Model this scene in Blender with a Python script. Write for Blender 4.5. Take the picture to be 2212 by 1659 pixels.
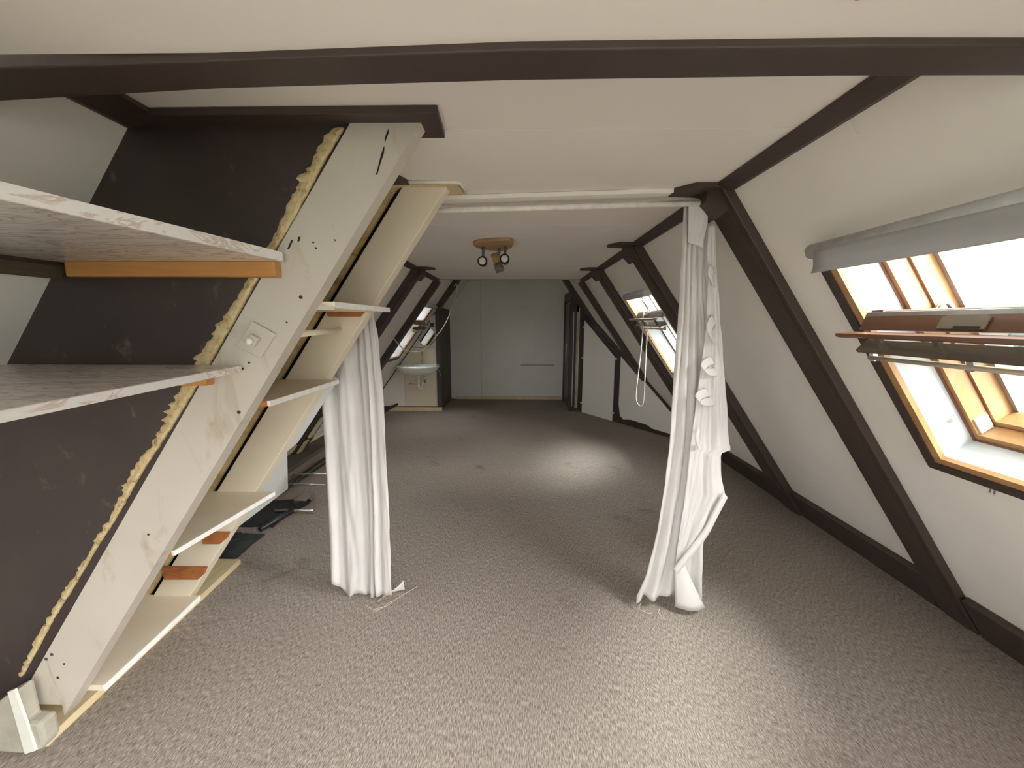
import bpy, bmesh, math, random
from mathutils import Vector, noise
random.seed(7)
C = bpy.context.scene.collection
S = bpy.context.scene
for o in list(bpy.data.objects): bpy.data.objects.remove(o)

# ------------------------------------------------------------------ camera
cam_d = bpy.data.cameras.new('camera'); cam = bpy.data.objects.new('camera', cam_d); C.objects.link(cam)
cam_d.sensor_fit = 'HORIZONTAL'; cam_d.sensor_width = 36.0; cam_d.lens = 13.50
cam_d.clip_start = 0.02; cam_d.clip_end = 500
cam.location = (0, 0, 1.6); cam.rotation_mode = 'XYZ'
from mathutils import Matrix
_p, _y, _r = math.radians(9.049), math.radians(-0.822), math.radians(0.116)
_fw = Vector((math.sin(_y)*math.cos(_p), math.cos(_y)*math.cos(_p), -math.sin(_p)))
_rt = Vector((math.cos(_y), -math.sin(_y), 0)); _up = _rt.cross(_fw)
_r2 = _rt*math.cos(_r) + _up*math.sin(_r); _u2 = -_rt*math.sin(_r) + _up*math.cos(_r)
cam.rotation_euler = Matrix((_r2, _u2, -_fw)).transposed().to_euler()
S.camera = cam

# ------------------------------------------------------------------ world, light, exposure
w = bpy.data.worlds.new('overcast_sky'); S.world = w; w.use_nodes = True
wt = w.node_tree; wt.nodes.clear()
wo = wt.nodes.new('ShaderNodeOutputWorld'); bg = wt.nodes.new('ShaderNodeBackground')
tc = wt.nodes.new('ShaderNodeTexCoord'); sx = wt.nodes.new('ShaderNodeSeparateXYZ')
mr = wt.nodes.new('ShaderNodeMapRange'); mr.inputs[1].default_value = -0.2; mr.inputs[2].default_value = 1.0
rp = wt.nodes.new('ShaderNodeValToRGB')
rp.color_ramp.elements[0].color = (0.90, 0.92, 0.94, 1); rp.color_ramp.elements[1].color = (1.0, 0.985, 0.965, 1)
wt.links.new(tc.outputs['Generated'], sx.inputs[0]); wt.links.new(sx.outputs['Z'], mr.inputs[0])
wt.links.new(mr.outputs[0], rp.inputs[0]); wt.links.new(rp.outputs[0], bg.inputs[0])
bg.inputs[1].default_value = 3.4
wt.links.new(bg.outputs[0], wo.inputs[0])
sun_d = bpy.data.lights.new('veiled_sun', 'SUN'); sun_d.energy = 13.5; sun_d.angle = math.radians(56); sun_d.color = (1.0, .98, .93)
sun = bpy.data.objects.new('veiled_sun', sun_d); C.objects.link(sun); sun.location = (6, -3, 9)
sun.rotation_euler = Vector((-1.72, .92, -1.6)).to_track_quat('-Z', 'Y').to_euler()
S.view_settings.view_transform = 'Standard'; S.view_settings.look = 'None'
S.view_settings.exposure = 1.13; S.view_settings.gamma = 1.0; S.view_settings.use_curve_mapping = False
S.cycles.use_denoising = True
S.cycles.max_bounces = 10; S.cycles.diffuse_bounces = 7; S.cycles.glossy_bounces = 4
S.cycles.transmission_bounces = 6; S.cycles.transparent_max_bounces = 12
S.cycles.sample_clamp_indirect = 6.0

# ------------------------------------------------------------------ room frame of reference
H = 2.205
def R(s, Y, d=0.0): return Vector((.925 + .569*s - .822*d, Y, H - .822*s - .569*d))
def L(s, Y, d=0.0): return Vector((-1.155 - .5878*s + .809*d, Y, H - .809*s - .5878*d))

def portal(fn, s, Y, hw, hh, d=-.30):
    ld = bpy.data.lights.new('window_portal', 'AREA'); ld.shape = 'RECTANGLE'
    o = bpy.data.objects.new('window_portal', ld); C.objects.link(o)
    c = fn(s, Y, d); n = (fn(s, Y, 1) - fn(s, Y, 0)).normalized(); yv = Vector((0, 1, 0)); xv = yv.cross(n).normalized()
    m = Matrix((yv, n.cross(yv).normalized()*1, -n)).transposed()
    xv = (-n).cross(yv); m = Matrix((yv, (-n).cross(yv), -n)).transposed()
    o.location = c; o.rotation_euler = m.to_euler(); ld.size = hw; ld.size_y = hh
    ld.energy = 1; ld.cycles.is_portal = True
    return o
portal(R, .895, 1.105, .90, 1.08); portal(R, .895, 3.835, .90, 1.08); portal(L, .935, 6.07, .80, 1.08)
portal(R, 1.30, -.93, 1.75, 1.90); portal(L, 1.30, -.93, 1.75, 1.90); portal(L, .895, 3.10, .80, 1.08)
_ld = bpy.data.lights.new('gable_portal', 'AREA'); _ld.shape = 'RECTANGLE'; _ld.size = 2.5; _ld.size_y = 1.75; _ld.energy = 1; _ld.cycles.is_portal = True
_o = bpy.data.objects.new('gable_portal', _ld); C.objects.link(_o); _o.location = (-.1, -2.06, 1.15); _o.rotation_euler = (math.radians(90), 0, math.radians(180))

# ------------------------------------------------------------------ materials
def nm(name):
    m = bpy.data.materials.new(name); m.use_nodes = True
    nt = m.node_tree; b = nt.nodes['Principled BSDF']
    return m, nt, b
def N(nt, t, **k):
    n = nt.nodes.new(t)
    for a, v in k.items(): setattr(n, a, v)
    return n
def coords(nt, scale=(1,1,1), rot=(0,0,0)):
    t = N(nt, 'ShaderNodeTexCoord'); mp = N(nt, 'ShaderNodeMapping')
    mp.inputs['Scale'].default_value = scale; mp.inputs['Rotation'].default_value = rot
    nt.links.new(t.outputs['Object'], mp.inputs[0]); return mp.outputs[0]
def noise_tex(nt, vec, scale, detail=4, rough=.55, dist=0):
    n = N(nt, 'ShaderNodeTexNoise'); n.inputs['Scale'].default_value = scale; n.inputs['Detail'].default_value = detail
    n.inputs['Roughness'].default_value = rough; n.inputs['Distortion'].default_value = dist
    nt.links.new(vec, n.inputs['Vector']); return n.outputs['Fac']
def ramp(nt, fac, stops):
    r = N(nt, 'ShaderNodeValToRGB'); e = r.color_ramp.elements
    while len(e) < len(stops): e.new(.5)
    for i, (p, c) in enumerate(stops):
        e[i].position = p; e[i].color = (*c, 1)
    nt.links.new(fac, r.inputs[0]); return r.outputs[0]
def mix(nt, fac, a, b, mode='MIX'):
    m = N(nt, 'ShaderNodeMix', data_type='RGBA', blend_type=mode)
    if isinstance(fac, (int, float)): m.inputs[0].default_value = fac
    else: nt.links.new(fac, m.inputs[0])
    for i, v in ((6, a), (7, b)):
        if isinstance(v, tuple): m.inputs[i].default_value = (*v, 1)
        else: nt.links.new(v, m.inputs[i])
    return m.outputs[2]
def bump(nt, b, h, strength=.3, dist=.01):
    n = N(nt, 'ShaderNodeBump'); n.inputs['Strength'].default_value = strength; n.inputs['Distance'].default_value = dist
    nt.links.new(h, n.inputs['Height']); nt.links.new(n.outputs[0], b.inputs['Normal'])

def paint(name, c1, c2, rough=.6, sc=3.0, bstr=.15, bsc=120, spots=None, spot_t=.70):
    m, nt, b = nm(name); v = coords(nt)
    f = noise_tex(nt, v, sc, 5)
    col = ramp(nt, f, [(.3, c1), (.7, c2)])
    if spots:
        g = noise_tex(nt, v, 9, 6, .7, .6); k = ramp(nt, g, [(spot_t-.03, (0,0,0)), (spot_t+.03, (1,1,1))])
        col = mix(nt, k, col, spots)
    nt.links.new(col, b.inputs['Base Color']); b.inputs['Roughness'].default_value = rough
    bump(nt, b, noise_tex(nt, v, bsc, 3), bstr, .002)
    return m
def wood(name, c1, c2, c3, rough=.45, axis='Y', sc=6, stretch=.08, coat=0):
    m, nt, b = nm(name)
    s = {'X': (stretch,1,1), 'Y': (1,stretch,1), 'Z': (1,1,stretch)}[axis]
    v = coords(nt, s)
    f = noise_tex(nt, v, sc, 6, .6, 1.2); g = noise_tex(nt, v, sc*9, 3, .6)
    col = ramp(nt, f, [(.3, c1), (.5, c2), (.72, c3)])
    col = mix(nt, ramp(nt, g, [(.35, (0,0,0)), (.75, (.35,.35,.35))]), col, c1)
    nt.links.new(col, b.inputs['Base Color']); b.inputs['Roughness'].default_value = rough
    b.inputs['Coat Weight'].default_value = coat
    bump(nt, b, g, .15, .002)
    return m
def plain(name, c, rough=.5, metal=0, spec=.5):
    m, nt, b = nm(name); v = coords(nt); f = noise_tex(nt, v, 25, 4)
    col = ramp(nt, f, [(.3, tuple(x*.88 for x in c)), (.7, tuple(min(1, x*1.08) for x in c))])
    nt.links.new(col, b.inputs['Base Color'])
    b.inputs['Roughness'].default_value = rough; b.inputs['Metallic'].default_value = metal
    b.inputs['Specular IOR Level'].default_value = spec
    return m

M = {}
M['wall'] = paint('white_wallboard', (.79,.755,.70), (.84,.805,.75), .62, 2.0, .12, 90)
M['ceil'] = paint('white_ceiling_board', (.80,.76,.705), (.85,.81,.755), .6, 1.3, .12, 90)
M['far'] = paint('grey_white_board', (.74,.73,.68), (.79,.78,.73), .6, 2.5, .12, 90, spots=(.30,.27,.24), spot_t=.80)
M['brown'] = paint('dark_brown_paint', (.046,.030,.025), (.060,.041,.034), .5, 5, .35, 60, spots=(.07,.052,.045), spot_t=.74)
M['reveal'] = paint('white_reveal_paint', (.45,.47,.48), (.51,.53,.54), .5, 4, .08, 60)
M['cream'] = paint('cream_painted_board', (.74,.655,.51), (.80,.72,.58), .55, 3, .12, 70)
M['white_edge'] = plain('white_laminate_edge', (.87,.86,.82), .4)
M['raw'] = wood('raw_orange_chipboard', (.28,.09,.025), (.42,.15,.045), (.52,.21,.075), .7, 'X', 20, .3)
M['oak'] = wood('orange_pine_batten', (.36,.15,.04), (.50,.24,.075), (.62,.33,.12), .5, 'X', 7, .06)
M['pine'] = wood('pale_pine_lining', (.34,.175,.065), (.42,.24,.10), (.52,.33,.155), .4, 'Z', 6, .10)
M['pine_dark'] = wood('brown_varnished_wood', (.11,.05,.026), (.19,.09,.05), (.27,.14,.08), .35, 'Y', 7, .05, .3)
M['grey_wood'] = wood('dusty_brown_wood', (.055,.04,.027), (.11,.082,.055), (.17,.13,.09), .55, 'Y', 12, .06)
M['groove'] = plain('red_brown_groove', (.22,.10,.075), .5)
M['rawpine'] = wood('raw_yellow_wood', (.56,.44,.24), (.66,.55,.33), (.72,.62,.42), .6, 'Y', 7, .08)
M['blue_white'] = paint('cool_white_board', (.66,.70,.69), (.73,.77,.76), .55, 4, .1, 80)
M['metal'] = plain('brushed_metal', (.55,.54,.52), .32, .9)
M['grey_metal'] = plain('grey_window_cladding', (.36,.33,.30), .45, .3)
M['lock'] = plain('aged_brass_plate', (.30,.26,.19), .45, .7)
M['black'] = plain('black_plastic', (.012,.012,.012), .4)
M['blackmetal'] = plain('dark_grey_metal', (.055,.06,.06), .35, .6)
M['blackcloth'] = paint('black_cloth', (.020,.022,.022), (.034,.036,.035), .85, 12, .4, 40)
M['plastic'] = plain('white_plastic', (.78,.75,.69), .35)
M['yellow_plastic'] = plain('yellowed_plastic', (.62,.56,.36), .45)
M['ceramic'] = plain('white_ceramic', (.80,.82,.79), .12)
M['chrome'] = plain('chrome', (.62,.62,.62), .12, 1)
M['plaster'] = paint('grey_plaster', (.36,.34,.28), (.45,.43,.36), .85, 14, .8, 50)
M['tape'] = paint('white_plaster_strip', (.70,.70,.64), (.78,.78,.72), .7, 20, .4, 60)
M['blind'] = plain('grey_white_blind', (.50,.50,.49), .6)
M['cord'] = plain('white_cord', (.72,.70,.62), .6)
M['beech'] = wood('beech_lamp_wood', (.34,.19,.09), (.44,.27,.13), (.52,.34,.18), .4, 'X', 8, .2)
M['bulb'] = plain('frosted_bulb_glass', (.75,.72,.72), .3)

def slope_paint():
    return M['wall']

# planks painted cream white with brown smudges running along the wood
def plank_mat():
    m, nt, b = nm('scuffed_cream_plank_paint'); v = coords(nt)
    col = ramp(nt, noise_tex(nt, v, 2.2, 5), [(.3, (.52,.47,.41)), (.7, (.58,.54,.475))])
    vs = coords(nt, (3.2, 1, 1.1), (0, math.radians(-35), 0))
    k = ramp(nt, noise_tex(nt, vs, 2.6, 7, .62, .8), [(.56, (0,0,0)), (.70, (.75,.75,.75))])
    col = mix(nt, k, col, (.37,.29,.18))
    k2 = ramp(nt, noise_tex(nt, v, 55, 2, .5), [(.78, (0,0,0)), (.80, (1,1,1))])
    col = mix(nt, k2, col, (.10,.06,.04))
    nt.links.new(col, b.inputs['Base Color']); b.inputs['Roughness'].default_value = .5
    bump(nt, b, noise_tex(nt, coords(nt, (1,1,.15), (0, math.radians(-35), 0)), 60, 4), .12, .002)
    return m
M['plank'] = plank_mat()
def scuffed_brown():
    m, nt, b = nm('scuffed_dark_brown_panel'); v = coords(nt)
    col = ramp(nt, noise_tex(nt, v, 3, 5), [(.3, (.034,.023,.022)), (.7, (.050,.036,.034))])
    vs = coords(nt, (1.6, 1, .9), (0, math.radians(40), 0))
    k = ramp(nt, noise_tex(nt, vs, 7.5, 8, .7, .4), [(.60, (0,0,0)), (.72, (.55,.55,.55))])
    col = mix(nt, k, col, (.20,.17,.145))
    nt.links.new(col, b.inputs['Base Color']); b.inputs['Roughness'].default_value = .45
    bump(nt, b, noise_tex(nt, v, 45, 4), .2, .003)
    return m
M['panel'] = scuffed_brown()
def foam_mat():
    m, nt, b = nm('yellow_expanding_foam'); v = coords(nt)
    col = ramp(nt, noise_tex(nt, v, 35, 6, .7), [(.32, (.22,.14,.06)), (.45, (.56,.43,.22)), (.75, (.74,.64,.42))])
    nt.links.new(col, b.inputs['Base Color']); b.inputs['Roughness'].default_value = .8
    bump(nt, b, noise_tex(nt, v, 90, 4), .7, .006)
    return m
M['foam'] = foam_mat()
def aged_board():
    m, nt, b = nm('aged_yellow_board'); v = coords(nt)
    col = ramp(nt, noise_tex(nt, v, 9, 7, .7, .5), [(.30, (.26,.15,.05)), (.46, (.54,.41,.20)), (.7, (.68,.56,.33))])
    nt.links.new(col, b.inputs['Base Color']); b.inputs['Roughness'].default_value = .7
    bump(nt, b, noise_tex(nt, v, 60, 4), .4, .004)
    return m
M['aged'] = aged_board()
def marble():
    m, nt, b = nm('white_marble_foil'); v = coords(nt, (1, 1, 1), (0, 0, .25))
    n1 = noise_tex(nt, coords(nt, (1.1, 3.6, 3.6), (0, 0, .1)), 3.4, 8, .62, 2.2)
    d = N(nt, 'ShaderNodeMath', operation='SUBTRACT'); d.inputs[1].default_value = .5; nt.links.new(n1, d.inputs[0])
    a = N(nt, 'ShaderNodeMath', operation='ABSOLUTE'); nt.links.new(d.outputs[0], a.inputs[0])
    col = ramp(nt, a.outputs[0], [(.0, (.42,.35,.32)), (.012, (.58,.51,.48)), (.035, (.72,.68,.64)), (.2, (.78,.755,.72))])
    blot = ramp(nt, noise_tex(nt, v, 3, 4), [(.45, (0,0,0)), (.75, (.35,.35,.35))])
    col = mix(nt, blot, col, (.50,.42,.40))
    nt.links.new(col, b.inputs['Base Color']); b.inputs['Roughness'].default_value = .25
    return m
M['marble'] = marble()
def marble_edge():
    m, nt, b = nm('pale_marble_edging')
    n1 = noise_tex(nt, coords(nt, (1, 1.2, 3), (0, 0, .1)), 5, 8, .62, 2.0)
    col = ramp(nt, n1, [(.30, (.74,.71,.68)), (.50, (.80,.79,.77)), (.56, (.58,.47,.43)), (.60, (.80,.79,.77))])
    nt.links.new(col, b.inputs['Base Color']); b.inputs['Roughness'].default_value = .25
    return m
M['marble_edge'] = marble_edge()
def carpet():
    m, nt, b = nm('ribbed_taupe_carpet')
    v = coords(nt, (1, .15, 1), (0, 0, .03))
    f1 = noise_tex(nt, v, 290, 4, .65); f2 = noise_tex(nt, coords(nt), 1.3, 5, .6); f3 = noise_tex(nt, coords(nt, (1, .30, 1), (0, 0, -.12)), 170, 5, .8)
    col = ramp(nt, f1, [(.38, (.165,.135,.118)), (.50, (.325,.280,.252)), (.62, (.53,.475,.43))])
    col = mix(nt, ramp(nt, f3, [(.42, (0,0,0)), (.64, (.30,.30,.30))]), col, (.25,.20,.175))
    col = mix(nt, ramp(nt, f2, [(.40, (0,0,0)), (.7, (.25,.25,.25))]), col, (.24,.20,.165))
    st = noise_tex(nt, coords(nt, (1, 1.7, 1)), 1.7, 7, .62, .9)
    k = ramp(nt, st, [(.615, (0,0,0)), (.70, (.40,.40,.40))])
    col = mix(nt, k, col, (.12,.09,.07))
    nt.links.new(col, b.inputs['Base Color']); b.inputs['Roughness'].default_value = .95
    b.inputs['Specular IOR Level'].default_value = .1
    ad = N(nt, 'ShaderNodeMath', operation='ADD'); nt.links.new(f1, ad.inputs[0]); nt.links.new(f3, ad.inputs[1])
    bump(nt, b, ad.outputs[0], .22, .002)
    return m
M['carpet'] = carpet()
def cloth():
    m, nt, b = nm('white_cotton'); v = coords(nt)
    col = ramp(nt, noise_tex(nt, v, 6, 4), [(.3, (.82,.80,.80)), (.7, (.88,.865,.865))])
    nt.links.new(col, b.inputs['Base Color']); b.inputs['Roughness'].default_value = .85
    b.inputs['Specular IOR Level'].default_value = .15
    tr = N(nt, 'ShaderNodeBsdfTranslucent'); tr.inputs[0].default_value = (.85,.80,.77,1)
    mx = N(nt, 'ShaderNodeMixShader'); mx.inputs[0].default_value = .30
    out = nt.nodes['Material Output']
    bump(nt, b, noise_tex(nt, coords(nt, (1,1,.25)), 45, 5), .22, .006)
    nt.links.new(b.outputs[0], mx.inputs[1]); nt.links.new(tr.outputs[0], mx.inputs[2]); nt.links.new(mx.outputs[0], out.inputs[0])
    return m
M['cloth'] = cloth()
def blind_cloth():
    m, nt, b = nm('grey_blind_fabric'); b.inputs['Base Color'].default_value = (.46,.46,.46,1); b.inputs['Roughness'].default_value = .7
    tr = N(nt, 'ShaderNodeBsdfTranslucent'); tr.inputs[0].default_value = (.6,.6,.62,1)
    mx = N(nt, 'ShaderNodeMixShader'); mx.inputs[0].default_value = .10
    out = nt.nodes['Material Output']
    bump(nt, b, noise_tex(nt, coords(nt), 300, 2), .1, .001)
    nt.links.new(b.outputs[0], mx.inputs[1]); nt.links.new(tr.outputs[0], mx.inputs[2]); nt.links.new(mx.outputs[0], out.inputs[0])
    return m
M['blind_cloth'] = blind_cloth()
def glass():
    m, nt, b = nm('clear_window_glass')
    out = nt.nodes['Material Output']; nt.nodes.remove(b)
    tr = N(nt, 'ShaderNodeBsdfTransparent'); tr.inputs[0].default_value = (.93,.96,.95,1)
    gl = N(nt, 'ShaderNodeBsdfGlossy'); gl.inputs['Roughness'].default_value = .02
    fr = N(nt, 'ShaderNodeFresnel'); fr.inputs[0].default_value = 1.45
    mx = N(nt, 'ShaderNodeMixShader')
    nt.links.new(fr.outputs[0], mx.inputs[0]); nt.links.new(tr.outputs[0], mx.inputs[1]); nt.links.new(gl.outputs[0], mx.inputs[2])
    nt.links.new(mx.outputs[0], out.inputs[0]); return m
M['glass'] = glass()
def mirror_mat():
    m, nt, b = nm('mirror_glass'); b.inputs['Base Color'].default_value = (.8,.82,.8,1); b.inputs['Metallic'].default_value = 1; b.inputs['Roughness'].default_value = .03
    return m
M['mirror'] = mirror_mat()

# ------------------------------------------------------------------ builders
def wloc(o):
    v = Vector((0,0,0))
    while o: v += o.location; o = o.parent
    return v
def tag(o, label=None, cat=None, group=None, kind=None):
    if label: o['label'] = label
    if cat: o['category'] = cat
    if group: o['group'] = group
    if kind: o['kind'] = kind
    return o
def thing(name, label, cat, loc, group=None, kind=None):
    o = bpy.data.objects.new(name, None); o.empty_display_size = .05; C.objects.link(o); o.location = loc
    return tag(o, label, cat, group, kind)
def mesh(name, V, F, mat, parent=None, smooth=False, bev=0, label=None, cat=None, kind=None, group=None):
    V = [Vector(v) for v in V]
    lo = Vector((min(v.x for v in V), min(v.y for v in V), min(v.z for v in V)))
    hi = Vector((max(v.x for v in V), max(v.y for v in V), max(v.z for v in V)))
    c = Vector(((lo.x+hi.x)/2, (lo.y+hi.y)/2, lo.z))
    me = bpy.data.meshes.new(name); me.from_pydata([v - c for v in V], [], F)
    bm = bmesh.new(); bm.from_mesh(me); bmesh.ops.recalc_face_normals(bm, faces=bm.faces); bm.to_mesh(me); bm.free()
    if isinstance(mat, str): mat = M[mat]
    me.materials.append(mat)
    if smooth:
        for p in me.polygons: p.use_smooth = True
    o = bpy.data.objects.new(name, me); C.objects.link(o)
    if parent is not None:
        o.parent = parent; o.location = c - wloc(parent)
    else: o.location = c
    if bev:
        b = o.modifiers.new('edge', 'BEVEL'); b.width = bev; b.segments = 2; b.limit_method = 'ANGLE'
    return tag(o, label, cat, group, kind)
BF = [(0,1,2,3), (4,7,6,5), (0,4,5,1), (1,5,6,2), (2,6,7,3), (3,7,4,0)]
def prism_v(poly, ext):
    ext = Vector(ext); n = len(poly); P = [Vector(p) for p in poly]
    V = P + [p + ext for p in P]
    F = [tuple(range(n)), tuple(reversed(range(n, 2*n)))] + [(i, i+n, (i+1) % n + n, (i+1) % n) for i in range(n)]
    return V, F
def prism(name, poly, ext, mat, parent=None, **k):
    V, F = prism_v(poly, ext); return mesh(name, V, F, mat, parent, **k)
def box_v(x0, x1, y0, y1, z0, z1):
    return prism_v([(x0,y0,z0), (x1,y0,z0), (x1,y1,z0), (x0,y1,z0)], (0,0,z1-z0))
def box(name, x0, x1, y0, y1, z0, z1, mat, parent=None, **k):
    V, F = box_v(x0, x1, y0, y1, z0, z1); return mesh(name, V, F, mat, parent, **k)
def slab_v(fn, s0, s1, Y0, Y1, d0, d1):
    a = [fn(s0,Y0,d0), fn(s1,Y0,d0), fn(s1,Y1,d0), fn(s0,Y1,d0)]
    b = [fn(s0,Y0,d1), fn(s1,Y0,d1), fn(s1,Y1,d1), fn(s0,Y1,d1)]
    return a + b, BF
def slab(name, fn, s0, s1, Y0, Y1, d0, d1, mat, parent=None, **k):
    V, F = slab_v(fn, s0, s1, Y0, Y1, d0, d1); return mesh(name, V, F, mat, parent, **k)
def join(parts):
    V, F = [], []
    for v, f in parts:
        n = len(V); V += list(v); F += [tuple(i+n for i in q) for q in f]
    return V, F
def tube_v(pts, r, n=8, cap=True):
    P = [Vector(p) for p in pts]; V, F = [], []; prev = None
    rr = r if isinstance(r, (list, tuple)) else [r]*len(P)
    for i, p in enumerate(P):
        t = (P[min(i+1, len(P)-1)] - P[max(i-1, 0)]).normalized()
        if prev is None:
            a = Vector((0,0,1)) if abs(t.z) < .9 else Vector((1,0,0)); u = t.cross(a).normalized()
        else:
            u = (prev - t*prev.dot(t)).normalized()
        prev = u; w_ = t.cross(u)
        for k in range(n):
            a = 2*math.pi*k/n; V.append(p + (u*math.cos(a) + w_*math.sin(a))*rr[i])
    for i in range(len(P)-1):
        for k in range(n):
            F.append((i*n+k, i*n+(k+1) % n, (i+1)*n+(k+1) % n, (i+1)*n+k))
    if cap: F += [tuple(range(n)), tuple(range((len(P)-1)*n, len(P)*n))]
    return V, F
def tube(name, pts, r, mat, parent=None, n=8, **k):
    V, F = tube_v(pts, r, n); k.setdefault('smooth', n > 5); return mesh(name, V, F, mat, parent, **k)
def smooth_path(pts, m=6):
    P = [Vector(p) for p in pts]; out = []
    for i in range(len(P)-1):
        p0, p1, p2, p3 = P[max(i-1,0)], P[i], P[i+1], P[min(i+2, len(P)-1)]
        for j in range(m):
            t = j/m; out.append(.5*((2*p1) + (p2-p0)*t + (2*p0-5*p1+4*p2-p3)*t*t + (3*p1-p0-3*p2+p3)*t**3))
    out.append(P[-1]); return out
def disc(name, c, n, r, th, mat, parent, seg=12):
    c = Vector(c); n = Vector(n).normalized()
    return tube(name, [c, c + n*th], r, mat, parent, n=seg, smooth=False)

# ================================================================== ROOM SHELL
fl = box('floor', -3.0, 3.0, -2.05, 8.2, -.10, 0, 'carpet', kind='structure', label='worn taupe ribbed carpet covering the attic floor', cat='floor')

# right slope, one board per bay between the rafters
def bay(parent, fn, Y0, Y1, hole=None, s0=-.02, s1=2.70):
    if not hole: return slab('wall_board', fn, s0, s1, Y0, Y1, -.02, 0, 'wall', parent)
    h0, h1, a, b = hole
    V, F = join([slab_v(fn, s0, s1, Y0, h0, -.02, 0), slab_v(fn, s0, s1, h1, Y1, -.02, 0),
                 slab_v(fn, s0, a, h0, h1, -.02, 0), slab_v(fn, b, s1, h0, h1, -.02, 0)])
    return mesh('wall_board', V, F, 'wall', parent)
wr = thing('wall_right', 'sloping white attic wall with roof windows between dark rafters', 'wall', (2.45, 2, 0), kind='structure')
bay(wr, R, -2.05, 0.2, (-1.80, -.06, .40, 2.20))
bay(wr, R, 0.2, 1.89, (.70, 1.51, .40, 1.39)); bay(wr, R, 1.89, 3.15)
bay(wr, R, 3.15, 4.5, (3.43, 4.24, .40, 1.39)); bay(wr, R, 4.5, 5.70); bay(wr, R, 5.70, 8.1, s0=-.70)
wl = thing('wall_left', 'sloping white attic wall opposite the bright roof window', 'wall', (-2.757, 2, 0), kind='structure')
bay(wl, L, -2.05, 1.25, (-1.80, -.06, .40, 2.20)); bay(wl, L, 1.25, 1.80); bay(wl, L, 1.80, 4.45, (2.70, 3.50, .40, 1.39)); bay(wl, L, 4.45, 5.58)
bay(wl, L, 5.58, 8.1, (5.72, 6.42, .44, 1.43), s0=-.70)

ce = thing('ceiling', 'flat off-white ceiling of jointed boards', 'ceiling', (0, 3, H), kind='structure')
box('ceiling_board', -1.36, 1.12, -2.05, .77, 2.08, 2.13, 'ceil', ce)
for y0, y1 in ((.80, 1.328), (1.329, 1.887), (1.888, 2.54), (2.541, 5.58)):
    dz = random.uniform(0, .0015)
    box('ceiling_board', -1.22, .99, y0+.0008, y1-.0008, H+dz, H+.04, 'ceil', ce)
box('ceiling_board', -1.3, 1.1, 5.60, 8.1, 2.74, 2.78, 'ceil', ce)
box('ceiling_board', -1.3, 1.1, 5.575, 5.60, 2.20, 2.76, 'brown', ce, label='dark edge of the ceiling before the far bay')

# far wall of three boards
wf = thing('wall_far', 'grey-white boarded end wall at the far end of the attic', 'wall', (-.24, 8.0, 0), kind='structure')
box('wall_board', -1.48, -.759, 8.0, 8.03, .03, 2.78, 'far', wf); box('wall_board', -.755, .35, 8.0, 8.03, .03, 2.78, 'far', wf)
box('wall_board', .352, 1.1, 8.0, 8.03, .03, 2.78, 'far', wf)
box('wall_light_blocker', -3.0, 3.0, 8.03, 8.12, -.1, 2.8, 'far', wf)  # unseen board added behind the seams to stop light leaking in
box('wall_strip', .07, .76, 7.99, 8.0, .715, .745, plain('pinkish_strip', (.46,.41,.38), .6), wf)
box('baseboard_far', -1.30, .93, 7.975, 8.0, 0, .065, 'rawpine', None, kind='structure', label='low raw wood skirting along the far wall', cat='baseboard')

# back wall (behind the viewer) with an unseen gable window added to brighten the room
BY = -2.0
wb = thing('wall_back', 'white gable wall behind', 'wall', (0, BY, 0), kind='structure')
BX = (-1.30, 1.08); BZ = (.28, 1.98)
box('wall_board', -3.0, BX[0], BY-.04, BY, 0, 2.3, 'wall', wb); box('wall_board', BX[1], 3.0, BY-.04, BY, 0, 2.3, 'wall', wb)
box('wall_board', BX[0], BX[1], BY-.04, BY, 0, BZ[0], 'wall', wb); box('wall_board', BX[0], BX[1], BY-.04, BY, BZ[1], 2.3, 'wall', wb)
w5 = thing('window_5', 'unseen gable window added behind the camera to light the room', 'window', (0, BY, BZ[0]), kind='structure')
for x0, x1, z0, z1 in ((BX[0], BX[0]+.05, *BZ), (BX[1]-.05, BX[1], *BZ), (BX[0], BX[1], BZ[0], BZ[0]+.05), (BX[0], BX[1], BZ[1]-.05, BZ[1]), (-.13, -.09, *BZ)):
    box('window_frame', x0, x1, BY-.05, BY+.01, z0, z1, 'reveal', w5)
box('pane', BX[0]+.05, BX[1]-.05, BY-.022, BY-.018, BZ[0]+.05, BZ[1]-.05, 'glass', w5)

# niche wall behind the washbasin: four boards
NY = 6.90
wn = thing('wall_niche', 'cream boarded short wall behind the washbasin', 'wall', (-1.9, NY, 0), kind='structure')
def lx(z): return -1.155 - .7265*(H - z)
XV = -2.06
prism('wall_board', [(lx(.08)-.02, NY, .08), (XV-.004, NY, .08), (XV-.004, NY, .975)], (0,.02,0), 'wall', wn)
prism('wall_board', [(XV, NY, .08), (-1.46, NY, .08), (-1.46, NY, 1.155), (lx(1.155)-.02, NY, 1.155), (XV, NY, .985)], (0,.018,0), 'cream', wn)
prism('wall_board', [(lx(1.165)-.02, NY, 1.165), (-1.46, NY, 1.165), (-1.46, NY, 1.78), (lx(1.78)-.02, NY, 1.78)], (0,.02,0), 'wall', wn)
box('baseboard_niche', -2.35, -1.38, NY-.05, NY+.0, 0, .07, 'rawpine', None, kind='structure', label='raw wood skirting under the washbasin', cat='baseboard')
slab('trim_11', L, .46, 2.70, NY-.03, NY, 0, .012, 'brown', None, kind='structure', label='thin dark strip between the left slope and the washbasin wall', cat='trim')
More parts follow.
